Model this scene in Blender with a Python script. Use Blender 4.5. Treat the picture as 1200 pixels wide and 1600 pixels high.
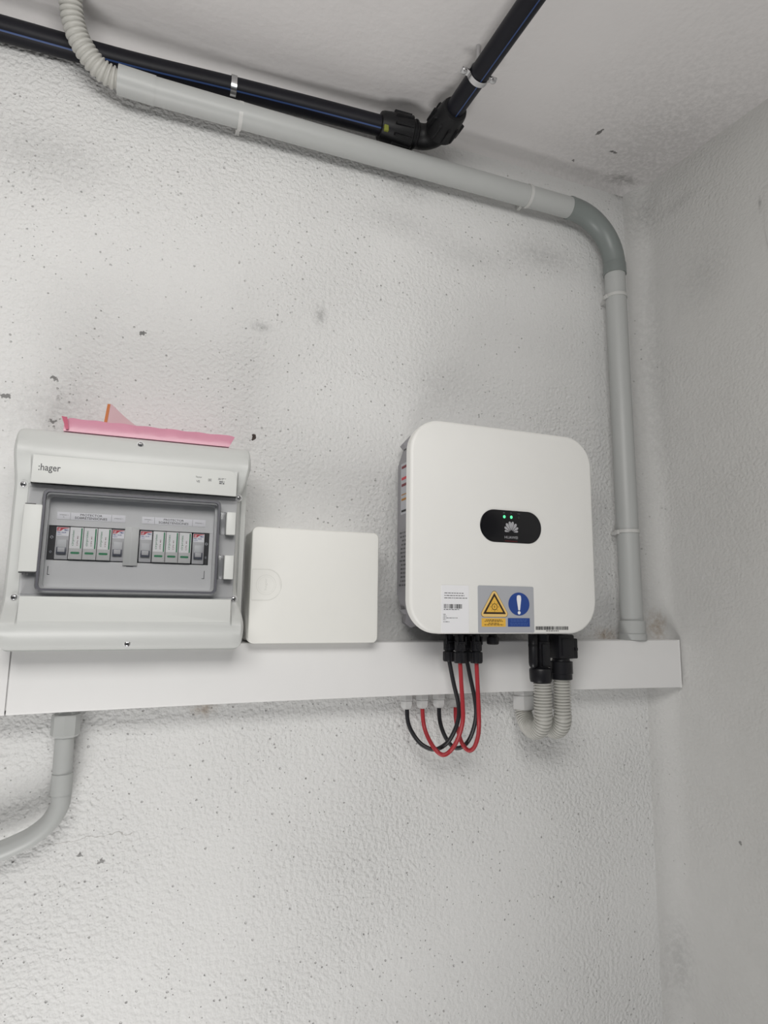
import bpy, bmesh, math, random
from mathutils import Vector, Matrix
random.seed(7)
PI = math.pi
for o in list(bpy.data.objects):
    bpy.data.objects.remove(o)
scene = bpy.context.scene
COL = scene.collection

# ------------------------------------------------------------------ camera
# X right along the back wall, Y into the wall (back wall at y=0), Z up, metres; phone held at z=0
yaw, pit, rol = (math.radians(a) for a in (20.444, 8.693, 0.7326))
fwd = Vector((math.sin(yaw)*math.cos(pit), math.cos(yaw)*math.cos(pit), math.sin(pit)))
rgt = Vector((math.cos(yaw), -math.sin(yaw), 0))
upv = rgt.cross(fwd)
r2 = rgt*math.cos(rol) + upv*math.sin(rol)
u2 = upv*math.cos(rol) - rgt*math.sin(rol)
cam_d = bpy.data.cameras.new('camera')
cam = bpy.data.objects.new('camera', cam_d); COL.objects.link(cam)
cam.matrix_world = Matrix(((r2.x, u2.x, -fwd.x, 0), (r2.y, u2.y, -fwd.y, -1.0978),
                           (r2.z, u2.z, -fwd.z, 0), (0, 0, 0, 1)))
cam_d.sensor_width = 36; cam_d.sensor_fit = 'AUTO'
cam_d.lens = 984/1600*36; cam_d.clip_start = 0.02
scene.camera = cam

# ------------------------------------------------------------------ light
scene.view_settings.view_transform = 'Standard'
scene.view_settings.look = 'None'
scene.view_settings.gamma = 1
scene.view_settings.use_curve_mapping = False
scene.view_settings.exposure = 0.04
world = bpy.data.worlds.new('world'); scene.world = world
world.use_nodes = True
bg = world.node_tree.nodes['Background']
bg.inputs[0].default_value = (0.75, 0.86, 1.0, 1); bg.inputs[1].default_value = 0.12

def area(name, loc, target, sx, sy, power, col):
    l = bpy.data.lights.new(name, 'AREA'); l.shape = 'RECTANGLE'; l.size = sx; l.size_y = sy
    l.energy = power; l.color = col
    o = bpy.data.objects.new(name, l); COL.objects.link(o); o.location = loc
    o.rotation_euler = (Vector(target)-Vector(loc)).to_track_quat('-Z', 'Y').to_euler()
    return o
area('ceiling_lamp', (-0.15, -1.3, 0.66), (-0.1, 0, 0.1), 1.0, 0.40, 10.4, (1.0, 0.985, 0.955))
area('sunlit_floor', (-0.35, -0.85, -1.44), (-0.3, -0.5, 1), 0.8, 0.65, 18.0, (1.0, 0.985, 0.965))

# ------------------------------------------------------------------ materials
def new_mat(name):
    m = bpy.data.materials.new(name); m.use_nodes = True
    nt = m.node_tree
    return m, nt, nt.nodes['Principled BSDF']

def plain(name, col, rough=0.5, metal=0.0, var=0.04, scale=30, bump=0.0, bscale=200, spec=0.5, emit=None):
    m, nt, b = new_mat(name)
    N, L = nt.nodes, nt.links
    g = N.new('ShaderNodeNewGeometry')
    n = N.new('ShaderNodeTexNoise'); n.inputs['Scale'].default_value = scale; n.inputs['Detail'].default_value = 4
    L.new(g.outputs['Position'], n.inputs['Vector'])
    mr = N.new('ShaderNodeMapRange'); mr.inputs[3].default_value = 1-var; mr.inputs[4].default_value = 1+var
    L.new(n.outputs[0], mr.inputs[0])
    v = N.new('ShaderNodeVectorMath'); v.operation = 'SCALE'; v.inputs[0].default_value = col
    L.new(mr.outputs[0], v.inputs['Scale'])
    L.new(v.outputs[0], b.inputs['Base Color'])
    b.inputs['Roughness'].default_value = rough; b.inputs['Metallic'].default_value = metal
    b.inputs['Specular IOR Level'].default_value = spec
    if bump:
        n2 = N.new('ShaderNodeTexNoise'); n2.inputs['Scale'].default_value = bscale; n2.inputs['Detail'].default_value = 3
        L.new(g.outputs['Position'], n2.inputs['Vector'])
        bp = N.new('ShaderNodeBump'); bp.inputs['Strength'].default_value = bump; bp.inputs['Distance'].default_value = 0.001
        L.new(n2.outputs[0], bp.inputs['Height']); L.new(bp.outputs[0], b.inputs['Normal'])
    if emit:
        b.inputs['Emission Color'].default_value = (*emit[0], 1); b.inputs['Emission Strength'].default_value = emit[1]
    return m

def plaster(name, base, relief, rscale, pits, stains_shade, cracks=(), ramp=None, coarse=()):
    """painted render: grainy relief, small pits, a few dirt marks and painted shade at fixed places on the wall"""
    m, nt, b = new_mat(name)
    N, L = nt.nodes, nt.links
    pos = N.new('ShaderNodeNewGeometry').outputs['Position']
    def noise(s, det=4, rough=0.55):
        n = N.new('ShaderNodeTexNoise'); n.inputs['Scale'].default_value = s
        n.inputs['Detail'].default_value = det; n.inputs['Roughness'].default_value = rough
        L.new(pos, n.inputs['Vector']); return n.outputs[0]
    def rng(x, a, bb, c, d):
        r = N.new('ShaderNodeMapRange'); r.inputs[1].default_value = a; r.inputs[2].default_value = bb
        r.inputs[3].default_value = c; r.inputs[4].default_value = d; L.new(x, r.inputs[0]); return r.outputs[0]
    def math_(op, x, y):
        n = N.new('ShaderNodeMath'); n.operation = op
        for i, s in enumerate((x, y)):
            if isinstance(s, (int, float)): n.inputs[i].default_value = s
            else: L.new(s, n.inputs[i])
        return n.outputs[0]
    def mix(fac, a, c):
        n = N.new('ShaderNodeMix'); n.data_type = 'RGBA'
        L.new(fac, n.inputs[0])
        for i, s in ((6, a), (7, c)):
            if isinstance(s, tuple): n.inputs[i].default_value = (*s, 1)
            else: L.new(s, n.inputs[i])
        return n.outputs[2]
    big = noise(2.2, 3); fine = noise(rscale, 5, 0.6); mid = noise(rscale*0.4, 3)
    col = mix(rng(big, 0.35, 0.7, 0, 1), tuple(c*1.03 for c in base), tuple(c*0.95 for c in base))
    if ramp:                         # base colour a little lighter next to the corner
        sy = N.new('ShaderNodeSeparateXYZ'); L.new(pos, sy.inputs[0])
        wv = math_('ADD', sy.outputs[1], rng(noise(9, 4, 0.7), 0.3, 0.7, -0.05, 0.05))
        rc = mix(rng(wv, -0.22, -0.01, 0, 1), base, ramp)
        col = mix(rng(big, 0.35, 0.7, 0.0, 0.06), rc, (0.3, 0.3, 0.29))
    # pits
    vo = N.new('ShaderNodeTexVoronoi'); vo.inputs['Scale'].default_value = 112; vo.inputs['Randomness'].default_value = 1
    wob = N.new('ShaderNodeVectorMath'); wob.operation = 'MULTIPLY_ADD'
    nz = N.new('ShaderNodeTexNoise'); nz.inputs['Scale'].default_value = 260; L.new(pos, nz.inputs['Vector'])
    L.new(nz.outputs['Color'], wob.inputs[0]); wob.inputs[1].default_value = (0.0022,)*3; L.new(pos, wob.inputs[2])
    L.new(wob.outputs[0], vo.inputs['Vector'])
    sep = N.new('ShaderNodeSeparateColor'); L.new(vo.outputs['Color'], sep.inputs[0])
    patch = rng(noise(3.0, 3), 0.38, 0.62, 0.0, 1.0)
    keep = math_('GREATER_THAN', math_('ADD', sep.outputs[0], math_('MULTIPLY', patch, 0.42)), pits)
    size = rng(math_('POWER', sep.outputs[1], 2.0), 0, 1, 0.08, 0.21)
    pit = math_('MULTIPLY', keep, rng(math_('SUBTRACT', vo.outputs['Distance'], size), -0.05, 0.03, 1, 0))
    col = mix(math_('MULTIPLY', pit, rng(sep.outputs[2], 0, 1, 0.08, 0.56)), col, (0.20, 0.19, 0.18))
    # dirt marks and painted shade
    gr1 = noise(110, 6, 0.7)
    rag = N.new('ShaderNodeVectorMath'); rag.operation = 'MULTIPLY_ADD'
    nr = N.new('ShaderNodeTexNoise'); nr.inputs['Scale'].default_value = 170; nr.inputs['Detail'].default_value = 3; L.new(pos, nr.inputs['Vector'])
    L.new(nr.outputs['Color'], rag.inputs[0]); rag.inputs[1].default_value = (0.016,)*3
    off = N.new('ShaderNodeVectorMath'); off.operation = 'SUBTRACT'; L.new(pos, off.inputs[0]); off.inputs[1].default_value = (0.008,)*3
    L.new(off.outputs[0], rag.inputs[2]); ragged = rag.outputs[0]
    def blob(x, y, z, rx, ry, rz):
        s = N.new('ShaderNodeVectorMath'); s.operation = 'SUBTRACT'; L.new(ragged if rx < 0.02 or rz < 0.006 else pos, s.inputs[0]); s.inputs[1].default_value = (x, y, z)
        q = N.new('ShaderNodeVectorMath'); q.operation = 'MULTIPLY'; L.new(s.outputs[0], q.inputs[0])
        q.inputs[1].default_value = (1/rx, 1/ry, 1/rz)
        l = N.new('ShaderNodeVectorMath'); l.operation = 'LENGTH'; L.new(q.outputs[0], l.inputs[0])
        return l.outputs['Value']
    for (x, y, z, rx, ry, rz, stg, c, grain) in stains_shade:
        d = blob(x, y, z, rx, ry, rz)
        f = rng(d, 1.0, 0.15, 0.0, 1.0)
        if grain:                    # broken up by the grain
            f = math_('MULTIPLY', f, rng(math_('ADD', gr1, math_('MULTIPLY', f, 0.18)), 0.46, 0.74, 0.0, 1.0))
        else:
            f = math_('MULTIPLY', rng(f, 0.0, 0.25, 0, 1), 1.0)
        col = mix(math_('MULTIPLY', f, stg), col, c)
    rough_zone = rng(noise(2.1, 2), 0.38, 0.60, 0.30, 1.0)
    for (x, y, z, rx, ry, rz, k) in coarse:       # patches of coarser render
        rough_zone = math_('MAXIMUM', rough_zone, rng(blob(x, y, z, rx, ry, rz), 1.0, 0.3, 0.0, k))
    grit = math_('ADD', math_('MULTIPLY', noise(rscale*1.15, 1, 0.4), 0.85), math_('MULTIPLY', noise(rscale*2.6, 3, 0.6), 0.24))
    h = math_('ADD', math_('MULTIPLY', grit, rough_zone), math_('MULTIPLY', mid, 0.30))
    h = math_('SUBTRACT', h, math_('MULTIPLY', pit, 0.5))
    if cracks:
        sx = N.new('ShaderNodeSeparateXYZ'); L.new(pos, sx.inputs[0])
        for (x0, x1, z0, z1) in cracks:
            t = rng(sx.outputs[0], x0, x1, z0, z1)
            dz = math_('ABSOLUTE', math_('SUBTRACT', math_('ADD', sx.outputs[2], rng(noise(45, 3), 0.3, 0.7, -0.004, 0.004)), t), 0)
            ins = math_('MULTIPLY', math_('GREATER_THAN', sx.outputs[0], x0), math_('LESS_THAN', sx.outputs[0], x1))
            f = math_('MULTIPLY', math_('LESS_THAN', dz, 0.0006), ins)
            col = mix(math_('MULTIPLY', f, 0.5), col, (0.3, 0.28, 0.26))
    bp = N.new('ShaderNodeBump'); bp.inputs['Strength'].default_value = 1.0; bp.inputs['Distance'].default_value = relief
    L.new(h, bp.inputs['Height']); L.new(bp.outputs[0], b.inputs['Normal'])
    L.new(col, b.inputs['Base Color'])
    b.inputs['Roughness'].default_value = 0.8; b.inputs['Specular IOR Level'].default_value = 0.25
    return m

GREY = (0.17, 0.17, 0.17); DARK = (0.04, 0.037, 0.035); BROWN = (0.30, 0.21, 0.13)
back_stains = [
    (0.457, 0, 0.860, 0.10, 1, 0.05, 0.28, GREY, 1), (0.43, 0, 0.78, 0.16, 1, 0.06, 0.19, GREY, 1),
    (0.78, 0, 0.78, 0.16, 1, 0.07, 0.30, GREY, 1), (0.60, 0, 0.74, 0.2, 1, 0.06, 0.17, GREY, 1),
    (0.275, 0, 0.548, 0.02, 1, 0.032, 0.44, GREY, 1), (0.165, 0, 0.505, 0.03, 1, 0.016, 0.39, GREY, 1),
    (-0.20, 0, 0.75, 0.2, 1, 0.10, 0.22, GREY, 1),
    (0.53, 0, 0.46, 0.22, 1, 0.12, 0.14, GREY, 1),
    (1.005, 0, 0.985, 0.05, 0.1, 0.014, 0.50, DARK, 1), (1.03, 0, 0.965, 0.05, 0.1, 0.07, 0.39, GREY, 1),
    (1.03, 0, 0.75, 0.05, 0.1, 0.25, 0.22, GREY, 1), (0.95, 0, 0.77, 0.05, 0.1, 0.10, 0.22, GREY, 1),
    (0.91, 0, -0.05, 0.05, 1, 0.025, 0.62, BROWN, 1), (1.035, 0, -0.03, 0.04, 0.1, 0.05, 0.62, BROWN, 1),
    (0.161, 0, 0.297, 0.0045, 1, 0.0055, 0.95, (0.03, 0.015, 0.01), 0),
    (-0.034, 0, 0.458, 0.006, 1, 0.004, 0.75, DARK, 0),
    (-0.161, 0, 0.360, 0.0055, 1, 0.004, 0.7, DARK, 0), (-0.154, 0, 0.328, 0.008, 1, 0.007, 0.39, DARK, 1),
    (-0.227, 0, 0.322, 0.010, 1, 0.004, 0.7, DARK, 0), (-0.158, 0, 0.289, 0.007, 1, 0.004, 0.7, DARK, 0),
    (-0.067, 0, -0.369, 0.005, 1, 0.004, 0.6, DARK, 0), (-0.038, 0, -0.382, 0.005, 1, 0.004, 0.6, DARK, 0),
    (0.10, 0, -0.166, 0.03, 1, 0.02, 0.62, BROWN, 1), (-0.15, 0, 0.30, 0.12, 1, 0.10, 0.19, DARK, 1),
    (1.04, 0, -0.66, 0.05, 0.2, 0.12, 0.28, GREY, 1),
]
right_stains = [
    (1.055, -0.03, 0.93, 0.1, 0.06, 0.10, 0.33, GREY, 1), (1.055, -0.03, 0.55, 0.1, 0.05, 0.4, 0.22, GREY, 1),
    (1.055, -0.17, 0.70, 0.1, 0.12, 0.12, 0.19, GREY, 1), (1.055, -0.12, 0.9, 0.1, 0.10, 0.03, 0.22, GREY, 1),
    (1.055, -0.02, -0.68, 0.1, 0.04, 0.12, 0.28, GREY, 1), (1.055, -0.012, -0.03, 0.1, 0.02, 0.05, 0.62, BROWN, 1),
    (1.055, -0.312, 0.775, 0.1, 0.006, 0.025, 0.44, DARK, 1),
    (1.055, -0.17, -0.42, 0.1, 0.003, 0.004, 0.6, DARK, 0),
]
ceil_stains_shade = [
    (0.986, -0.03, 1.0, 0.06, 0.03, 1, 0.50, DARK, 1), (0.90, -0.10, 1.0, 0.012, 0.003, 1, 0.8, DARK, 0),
    (0.83, -0.14, 1.0, 0.004, 0.012, 1, 0.8, DARK, 0), (0.84, -0.04, 1.0, 0.004, 0.004, 1, 0.8, DARK, 0),
    (0.98, -0.16, 1.0, 0.34, 0.40, 1, 0.30, GREY, 1),  # broad shade painted into the ceiling colour towards the right corner
]
M = {}
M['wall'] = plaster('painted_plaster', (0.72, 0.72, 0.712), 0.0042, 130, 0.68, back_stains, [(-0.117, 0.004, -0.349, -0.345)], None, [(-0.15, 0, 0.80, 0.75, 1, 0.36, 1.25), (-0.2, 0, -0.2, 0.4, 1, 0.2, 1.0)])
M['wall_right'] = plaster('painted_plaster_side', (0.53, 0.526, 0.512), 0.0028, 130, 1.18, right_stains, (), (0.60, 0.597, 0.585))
M['ceiling'] = plaster('painted_ceiling', (0.74, 0.72, 0.715), 0.0009, 70, 1.5, ceil_stains_shade)
M['floor'] = plain('concrete_floor', (0.16, 0.15, 0.14), 0.8, var=0.15, scale=6, bump=0.3)
M['pvc_white'] = plain('white_pvc', (0.79, 0.785, 0.78), 0.42, var=0.015)
M['box_white'] = plain('white_box_plastic', (0.80, 0.795, 0.76), 0.5, var=0.012)
M['hager_grey'] = plain('light_grey_abs', (0.59, 0.60, 0.585), 0.42, var=0.02)
M['hager_light'] = plain('pale_grey_abs', (0.635, 0.645, 0.625), 0.45, var=0.015)
M['inner_grey'] = plain('inner_cover_grey', (0.66, 0.665, 0.665), 0.5, var=0.02)
M['inv_white'] = plain('inverter_white_paint', (0.80, 0.795, 0.77), 0.48, var=0.012)
M['inv_body'] = plain('grey_cast_aluminium', (0.27, 0.265, 0.28), 0.55, var=0.05, bump=0.15, bscale=500)
M['conduit'] = plain('grey_rigid_conduit', (0.43, 0.44, 0.432), 0.42, var=0.02)
M['conduit_dark'] = plain('dark_grey_bend', (0.20, 0.222, 0.215), 0.38, var=0.03)
M['clip'] = plain('pale_clip_plastic', (0.54, 0.54, 0.525), 0.45)
M['corr'] = plain('beige_grey_corrugated', (0.46, 0.455, 0.425), 0.45, var=0.03)
M['gland'] = plain('grey_nylon', (0.50, 0.50, 0.495), 0.45)
M['black_pe'] = plain('black_polyethylene', (0.008, 0.008, 0.012), 0.45, var=0.2, spec=0.22)
M['black_fit'] = plain('black_fitting_plastic', (0.008, 0.008, 0.009), 0.45, var=0.2, bump=0.2, bscale=400, spec=0.25)
M['blue'] = plain('blue_stripe', (0.022, 0.055, 0.17), 0.4)
M['black_conn'] = plain('black_connector_plastic', (0.009, 0.009, 0.011), 0.38, var=0.2, spec=0.35)
M['black_cable'] = plain('black_cable_sheath', (0.008, 0.008, 0.011), 0.45)
M['red_cable'] = plain('red_cable_sheath', (0.36, 0.022, 0.03), 0.45, var=0.06)
M['zinc'] = plain('zinc_plated_steel', (0.62, 0.62, 0.63), 0.22, 1.0, var=0.08)
M['yellow_tag'] = plain('yellow_green_tag', (0.20, 0.22, 0.03), 0.5)
M['gloss_black'] = plain('glossy_black_panel', (0.004, 0.004, 0.006), 0.06, var=0.0)
M['ink'] = plain('black_print', (0.02, 0.02, 0.022), 0.6, var=0.0)
M['ink_grey'] = plain('grey_print', (0.10, 0.10, 0.105), 0.6, var=0.0)
M['emboss'] = plain('embossed_line', (0.67, 0.67, 0.635), 0.5, var=0.0)
M['silver_print'] = plain('silver_print', (0.38, 0.38, 0.40), 0.4, var=0.0)
M['red_print'] = plain('dim_red_print', (0.22, 0.01, 0.015), 0.4, var=0.0)
M['led_on'] = plain('green_led', (0.1, 0.8, 0.3), 0.3, emit=((0.10, 1.0, 0.36), 1.0))
M['led_off'] = plain('unlit_led', (0.02, 0.025, 0.02), 0.2)
M['paper'] = plain('white_label_paper', (0.84, 0.84, 0.86), 0.5, var=0.01)
M['paper_grey'] = plain('label_strip', (0.86, 0.86, 0.89), 0.55, var=0.01)
M['sticker_grey'] = plain('silver_sticker', (0.42, 0.43, 0.46), 0.4, var=0.02)
M['sticker_yellow'] = plain('yellow_sticker', (0.80, 0.47, 0.07), 0.45, var=0.02)
M['sticker_pale'] = plain('pale_yellow_sticker', (0.82, 0.56, 0.20), 0.45, var=0.02)
M['sticker_black'] = plain('black_sticker_print', (0.03, 0.018, 0.01), 0.5)
M['sticker_blue'] = plain('blue_sticker', (0.018, 0.06, 0.27), 0.45, var=0.04)
M['sticker_blue2'] = plain('light_blue_print', (0.07, 0.14, 0.40), 0.45)
M['green'] = plain('green_print', (0.02, 0.22, 0.09), 0.5)
M['mod_white'] = plain('white_module_label', (0.86, 0.86, 0.86), 0.5, var=0.0)
M['mod_grey'] = plain('grey_module_plastic', (0.62, 0.62, 0.61), 0.5, var=0.02)
M['fuse_grey'] = plain('grey_fuse_plastic', (0.50, 0.50, 0.51), 0.5, var=0.02)
M['fuse_pale'] = plain('pale_fuse_lever', (0.52, 0.53, 0.54), 0.4, var=0.02)
M['fuse_dark'] = plain('smoky_fuse_window', (0.09, 0.095, 0.12), 0.3)
M['fuse_red'] = plain('red_fuse_print', (0.55, 0.05, 0.07), 0.5)
M['fuse_blue'] = plain('blue_fuse_print', (0.07, 0.10, 0.33), 0.5)
M['seal'] = plain('dark_door_seal', (0.09, 0.09, 0.105), 0.4)
M['dark_in'] = plain('dark_interior', (0.025, 0.024, 0.025), 0.6)
M['rail'] = plain('din_rail_steel', (0.30, 0.30, 0.30), 0.4, 0.8)
M['pink'] = plain('pink_antistatic_plastic', (0.63, 0.275, 0.37), 0.28, var=0.08, scale=40, bump=0.6, bscale=60)
M['pink_dark'] = plain('inner_pink_plastic', (0.62, 0.16, 0.24), 0.35, var=0.08)
M['pink_pale'] = plain('pale_pink_sheet', (0.62, 0.42, 0.45), 0.4, var=0.05)
M['orange'] = plain('orange_card_edge', (0.52, 0.15, 0.035), 0.5)
M['maroon'] = plain('maroon_print', (0.16, 0.02, 0.03), 0.5)
M['amber'] = plain('amber_print', (0.38, 0.17, 0.02), 0.5)

def clear_mat(name, tint, gloss, rough=0.05):
    m = bpy.data.materials.new(name); m.use_nodes = True
    nt = m.node_tree; N, L = nt.nodes, nt.links
    N.remove(N['Principled BSDF'])
    t = N.new('ShaderNodeBsdfTransparent'); t.inputs[0].default_value = (*tint, 1)
    g = N.new('ShaderNodeBsdfGlossy'); g.inputs['Roughness'].default_value = rough
    fr = N.new('ShaderNodeFresnel'); fr.inputs[0].default_value = gloss
    mx = N.new('ShaderNodeMixShader'); L.new(fr.outputs[0], mx.inputs[0]); L.new(t.outputs[0], mx.inputs[1]); L.new(g.outputs[0], mx.inputs[2])
    L.new(mx.outputs[0], N['Material Output'].inputs['Surface'])
    return m
M['clear'] = clear_mat('clear_polycarbonate', (0.97, 0.97, 0.975), 1.45)
M['frost'] = clear_mat('smoky_polycarbonate', (0.93, 0.93, 0.935), 1.42, 0.12)

# ------------------------------------------------------------------ builders
WL = {}                                   # world location of every object (none is rotated)
def link(name, me, parent=None):
    o = bpy.data.objects.new(name, me); COL.objects.link(o)
    return o
def thing(name, label, cat, loc, group=None):
    o = link(name, None); o.location = loc; o.empty_display_size = 0.03
    o['label'] = label; o['category'] = cat
    if group: o['group'] = group
    WL[o] = Vector(loc); return o
def obj(name, verts, faces, mat, parent=None, smooth=40, label=None, kind=None):
    lo = Vector([min(v[i] for v in verts) for i in range(3)]); hi = Vector([max(v[i] for v in verts) for i in range(3)])
    c = (lo+hi)/2
    me = bpy.data.meshes.new(name)
    me.from_pydata([tuple(Vector(v)-c) for v in verts], [], faces)
    bm = bmesh.new(); bm.from_mesh(me); bmesh.ops.recalc_face_normals(bm, faces=bm.faces); bm.to_mesh(me); bm.free()
    me.materials.append(mat)
    if smooth:
        me.shade_smooth(); me.set_sharp_from_angle(angle=math.radians(smooth))
    o = link(name, me); o.location = c; WL[o] = c
    if parent:
        o.parent = parent; o.matrix_parent_inverse = Matrix.Translation(-WL[parent])
    if label: o['label'] = label
    if kind: o['kind'] = kind
    return o

class G:
    """collects geometry for one mesh"""
    def __init__(s): s.v = []; s.f = []
    def add(s, v, f):
        n = len(s.v); s.v += [tuple(p) for p in v]; s.f += [tuple(i+n for i in q) for q in f]; return s
    def box(s, x0, x1, y0, y1, z0, z1, bev=0.0, seg=2):
        bm = bmesh.new(); bmesh.ops.create_cube(bm, size=1)
        for v in bm.verts:
            v.co = Vector(((x0+x1)/2 + v.co.x*(x1-x0), (y0+y1)/2 + v.co.y*(y1-y0), (z0+z1)/2 + v.co.z*(z1-z0)))
        if bev: bmesh.ops.bevel(bm, geom=bm.edges[:], offset=bev, segments=seg, profile=0.5, affect='EDGES', clamp_overlap=True)
        bm.verts.ensure_lookup_table()
        for i, v in enumerate(bm.verts): v.index = i
        s.add([v.co.copy() for v in bm.verts], [[v.index for v in f.verts] for f in bm.faces]); bm.free(); return s
    def tube(s, path, r, seg=20, ref=(0, -1, 0), arc=None, cap=True, radii=None):
        P = [Vector(p) for p in path]; n = len(P); N0 = Vector(ref); rows = []
        for i in range(n):
            T = (P[min(i+1, n-1)]-P[max(i-1, 0)]).normalized()
            Nn = (N0 - T*N0.dot(T))
            if Nn.length < 1e-4: Nn = T.orthogonal()
            Nn.normalize(); N0 = Nn; B = T.cross(Nn)
            rr = radii[i] if radii else r
            a0, a1 = arc or (0, 2*PI); cnt = seg if not arc else seg+1
            rows.append([P[i]+(Nn*math.cos(a)+B*math.sin(a))*rr for a in (a0+(a1-a0)*k/seg for k in range(cnt))])
        c = len(rows[0]); v = [p for rw in rows for p in rw]; f = []
        for i in range(n-1):
            for k in range(c if not arc else c-1):
                k2 = (k+1) % c
                f.append((i*c+k, i*c+k2, (i+1)*c+k2, (i+1)*c+k))
        if cap and not arc: f += [tuple(range(c))[::-1], tuple(range((n-1)*c, n*c))]
        return s.add(v, f)
    def prism(s, outline, yf, yb, bev=0.0, steps=3):
        """outline in (x,z), seen from -y; front at yf (towards the room), back at yb"""
        n = len(outline); loops = []
        def inset(d):
            out = []
            for i in range(n):
                p0, p1, p2 = (Vector(outline[(i+k) % n]) for k in (-1, 0, 1))
                d1 = (p1-p0).normalized(); d2 = (p2-p1).normalized()
                n1 = Vector((-d1.y, d1.x)); n2 = Vector((-d2.y, d2.x)); m = (n1+n2)
                if m.length < 1e-6: m = n1
                m = m.normalized(); q = max(0.5, m.dot(n1)); out.append(p1 + m*(d/q))
            return out
        a = sum(outline[i][0]*outline[(i+1) % n][1]-outline[(i+1) % n][0]*outline[i][1] for i in range(n))
        if a < 0: outline = outline[::-1]
        if bev:
            for k in range(steps+1):
                t = PI/2*k/steps
                loops.append((inset(bev*(1-math.sin(t))), yf+bev*(1-math.cos(t))))
        else: loops.append((outline, yf))
        loops.append((outline, yb))
        v = [(p[0], y, p[1]) for lp, y in loops for p in lp]; f = [tuple(range(n))]
        for i in range(len(loops)-1):
            for k in range(n): f.append((i*n+k, (i+1)*n+k, (i+1)*n+(k+1) % n, i*n+(k+1) % n))
        f.append(tuple(range((len(loops)-1)*n, len(loops)*n))[::-1])
        return s.add(v, f)
    def ring(s, outer, inner, yf, yb):
        n = len(outer)
        v = [(p[0], y, p[1]) for lp, y in ((outer, yb), (outer, yf), (inner, yf), (inner, yb)) for p in lp]
        f = []
        for i in range(4):
            j = (i+1) % 4
            for k in range(n): f.append((i*n+k, j*n+k, j*n+(k+1) % n, i*n+(k+1) % n))
        return s.add(v, f)
    def make(s, name, mat, parent=None, **k): return obj(name, s.v, s.f, mat, parent, **k)

def rr(x0, x1, z0, z1, r, n=6):
    if not isinstance(r, (tuple, list)): r = (r,)*4
    out = []
    for (cx, cz, a, q) in ((x1-r[0], z1-r[0], 0, r[0]), (x0+r[1], z1-r[1], 90, r[1]), (x0+r[2], z0+r[2], 180, r[2]), (x1-r[3], z0+r[3], 270, r[3])):
        for k in range(n+1):
            t = math.radians(a+90*k/n); out.append((cx+q*math.cos(t), cz+q*math.sin(t)))
    return out
def circle(cx, cz, r, n=32, rz=None): return [(cx+r*math.cos(2*PI*k/n), cz+(rz or r)*math.sin(2*PI*k/n)) for k in range(n)]
def smooth_path(pts, n=8):
    """Catmull-Rom through the points"""
    P = [Vector(p) for p in pts]; P = [P[0]*2-P[1]] + P + [P[-1]*2-P[-2]]; out = []
    for i in range(1, len(P)-2):
        for k in range(n):
            t = k/n; a, b, c, d = P[i-1:i+3]
            out.append(0.5*((2*b)+(c-a)*t+(2*a-5*b+4*c-d)*t*t+(3*b-a-3*c+d)*t**3))
    out.append(P[-2]); return out
def resample(pts, step):
    P = [Vector(p) for p in pts]; out = [P[0]]; acc = 0.0
    for a, b in zip(P, P[1:]):
        L = (b-a).length
        while acc+L >= step:
            t = (step-acc)/L; a = a.lerp(b, t); L = (b-a).length; out.append(a.copy()); acc = 0.0
        acc += L
    return out
def corrugated(path, r, pitch=0.005, depth=0.0016, seg=24, ref=(0, -1, 0)):
    P = resample(smooth_path(path, 14), pitch/8)
    prof = [0.2, 0, 0, 0, 0.2, 0.85, 1, 0.85]
    radii = [r-depth*prof[i % 8] for i in range(len(P))]
    # smooth valleys: narrow dark groove between rounded ribs
    return G().tube(P, r, seg, ref, radii=radii)
def text(name, body, cx, cz, w, h, y, mat, parent, rot=0, bold=0.0, label=None, thick=0.00025):
    cu = bpy.data.curves.new('t', 'FONT'); cu.body = body; cu.size = 1; cu.align_x = 'CENTER'; cu.offset = bold
    cu.resolution_u = 3; cu.space_line = 0.85
    to = bpy.data.objects.new('t', cu); COL.objects.link(to)
    bpy.context.view_layer.update()
    me = bpy.data.meshes.new_from_object(to.evaluated_get(bpy.context.evaluated_depsgraph_get()))
    bpy.data.objects.remove(to); bpy.data.curves.remove(cu)
    vs = [v.co.copy() for v in me.vertices]; fs = [list(p.vertices) for p in me.polygons]; bpy.data.meshes.remove(me)
    x0 = min(v.x for v in vs); x1 = max(v.x for v in vs); y0 = min(v.y for v in vs); y1 = max(v.y for v in vs)
    out = []
    for v in vs:
        a = ((v.x-x0)/(x1-x0)-0.5); b = ((v.y-y0)/(y1-y0)-0.5)
        if rot: px, pz = -b*w, a*h           # reads upwards
        else: px, pz = a*w, b*h
        out.append((cx+px, y, cz+pz))
    return obj(name, out, fs, mat, parent, smooth=0, label=label)
def bars(name, rects, y, mat, parent, label=None, t=0.00025):
    g = G()
    for (x0, x1, z0, z1) in rects:
        g.add([(x0, y, z0), (x1, y, z0), (x1, y, z1), (x0, y, z1)], [(0, 1, 2, 3)])
    return g.make(name, mat, parent, smooth=0, label=label)
def print_lines(x0, z, w, h, seed, words=4):
    """short dashes standing in for print too small to read"""
    rnd = random.Random(seed); out = []; x = x0
    while x < x0+w:
        l = rnd.uniform(0.002, 0.006); out.append((x, min(x+l, x0+w), z-h/2, z+h/2)); x += l+0.0011
    return out
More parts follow.
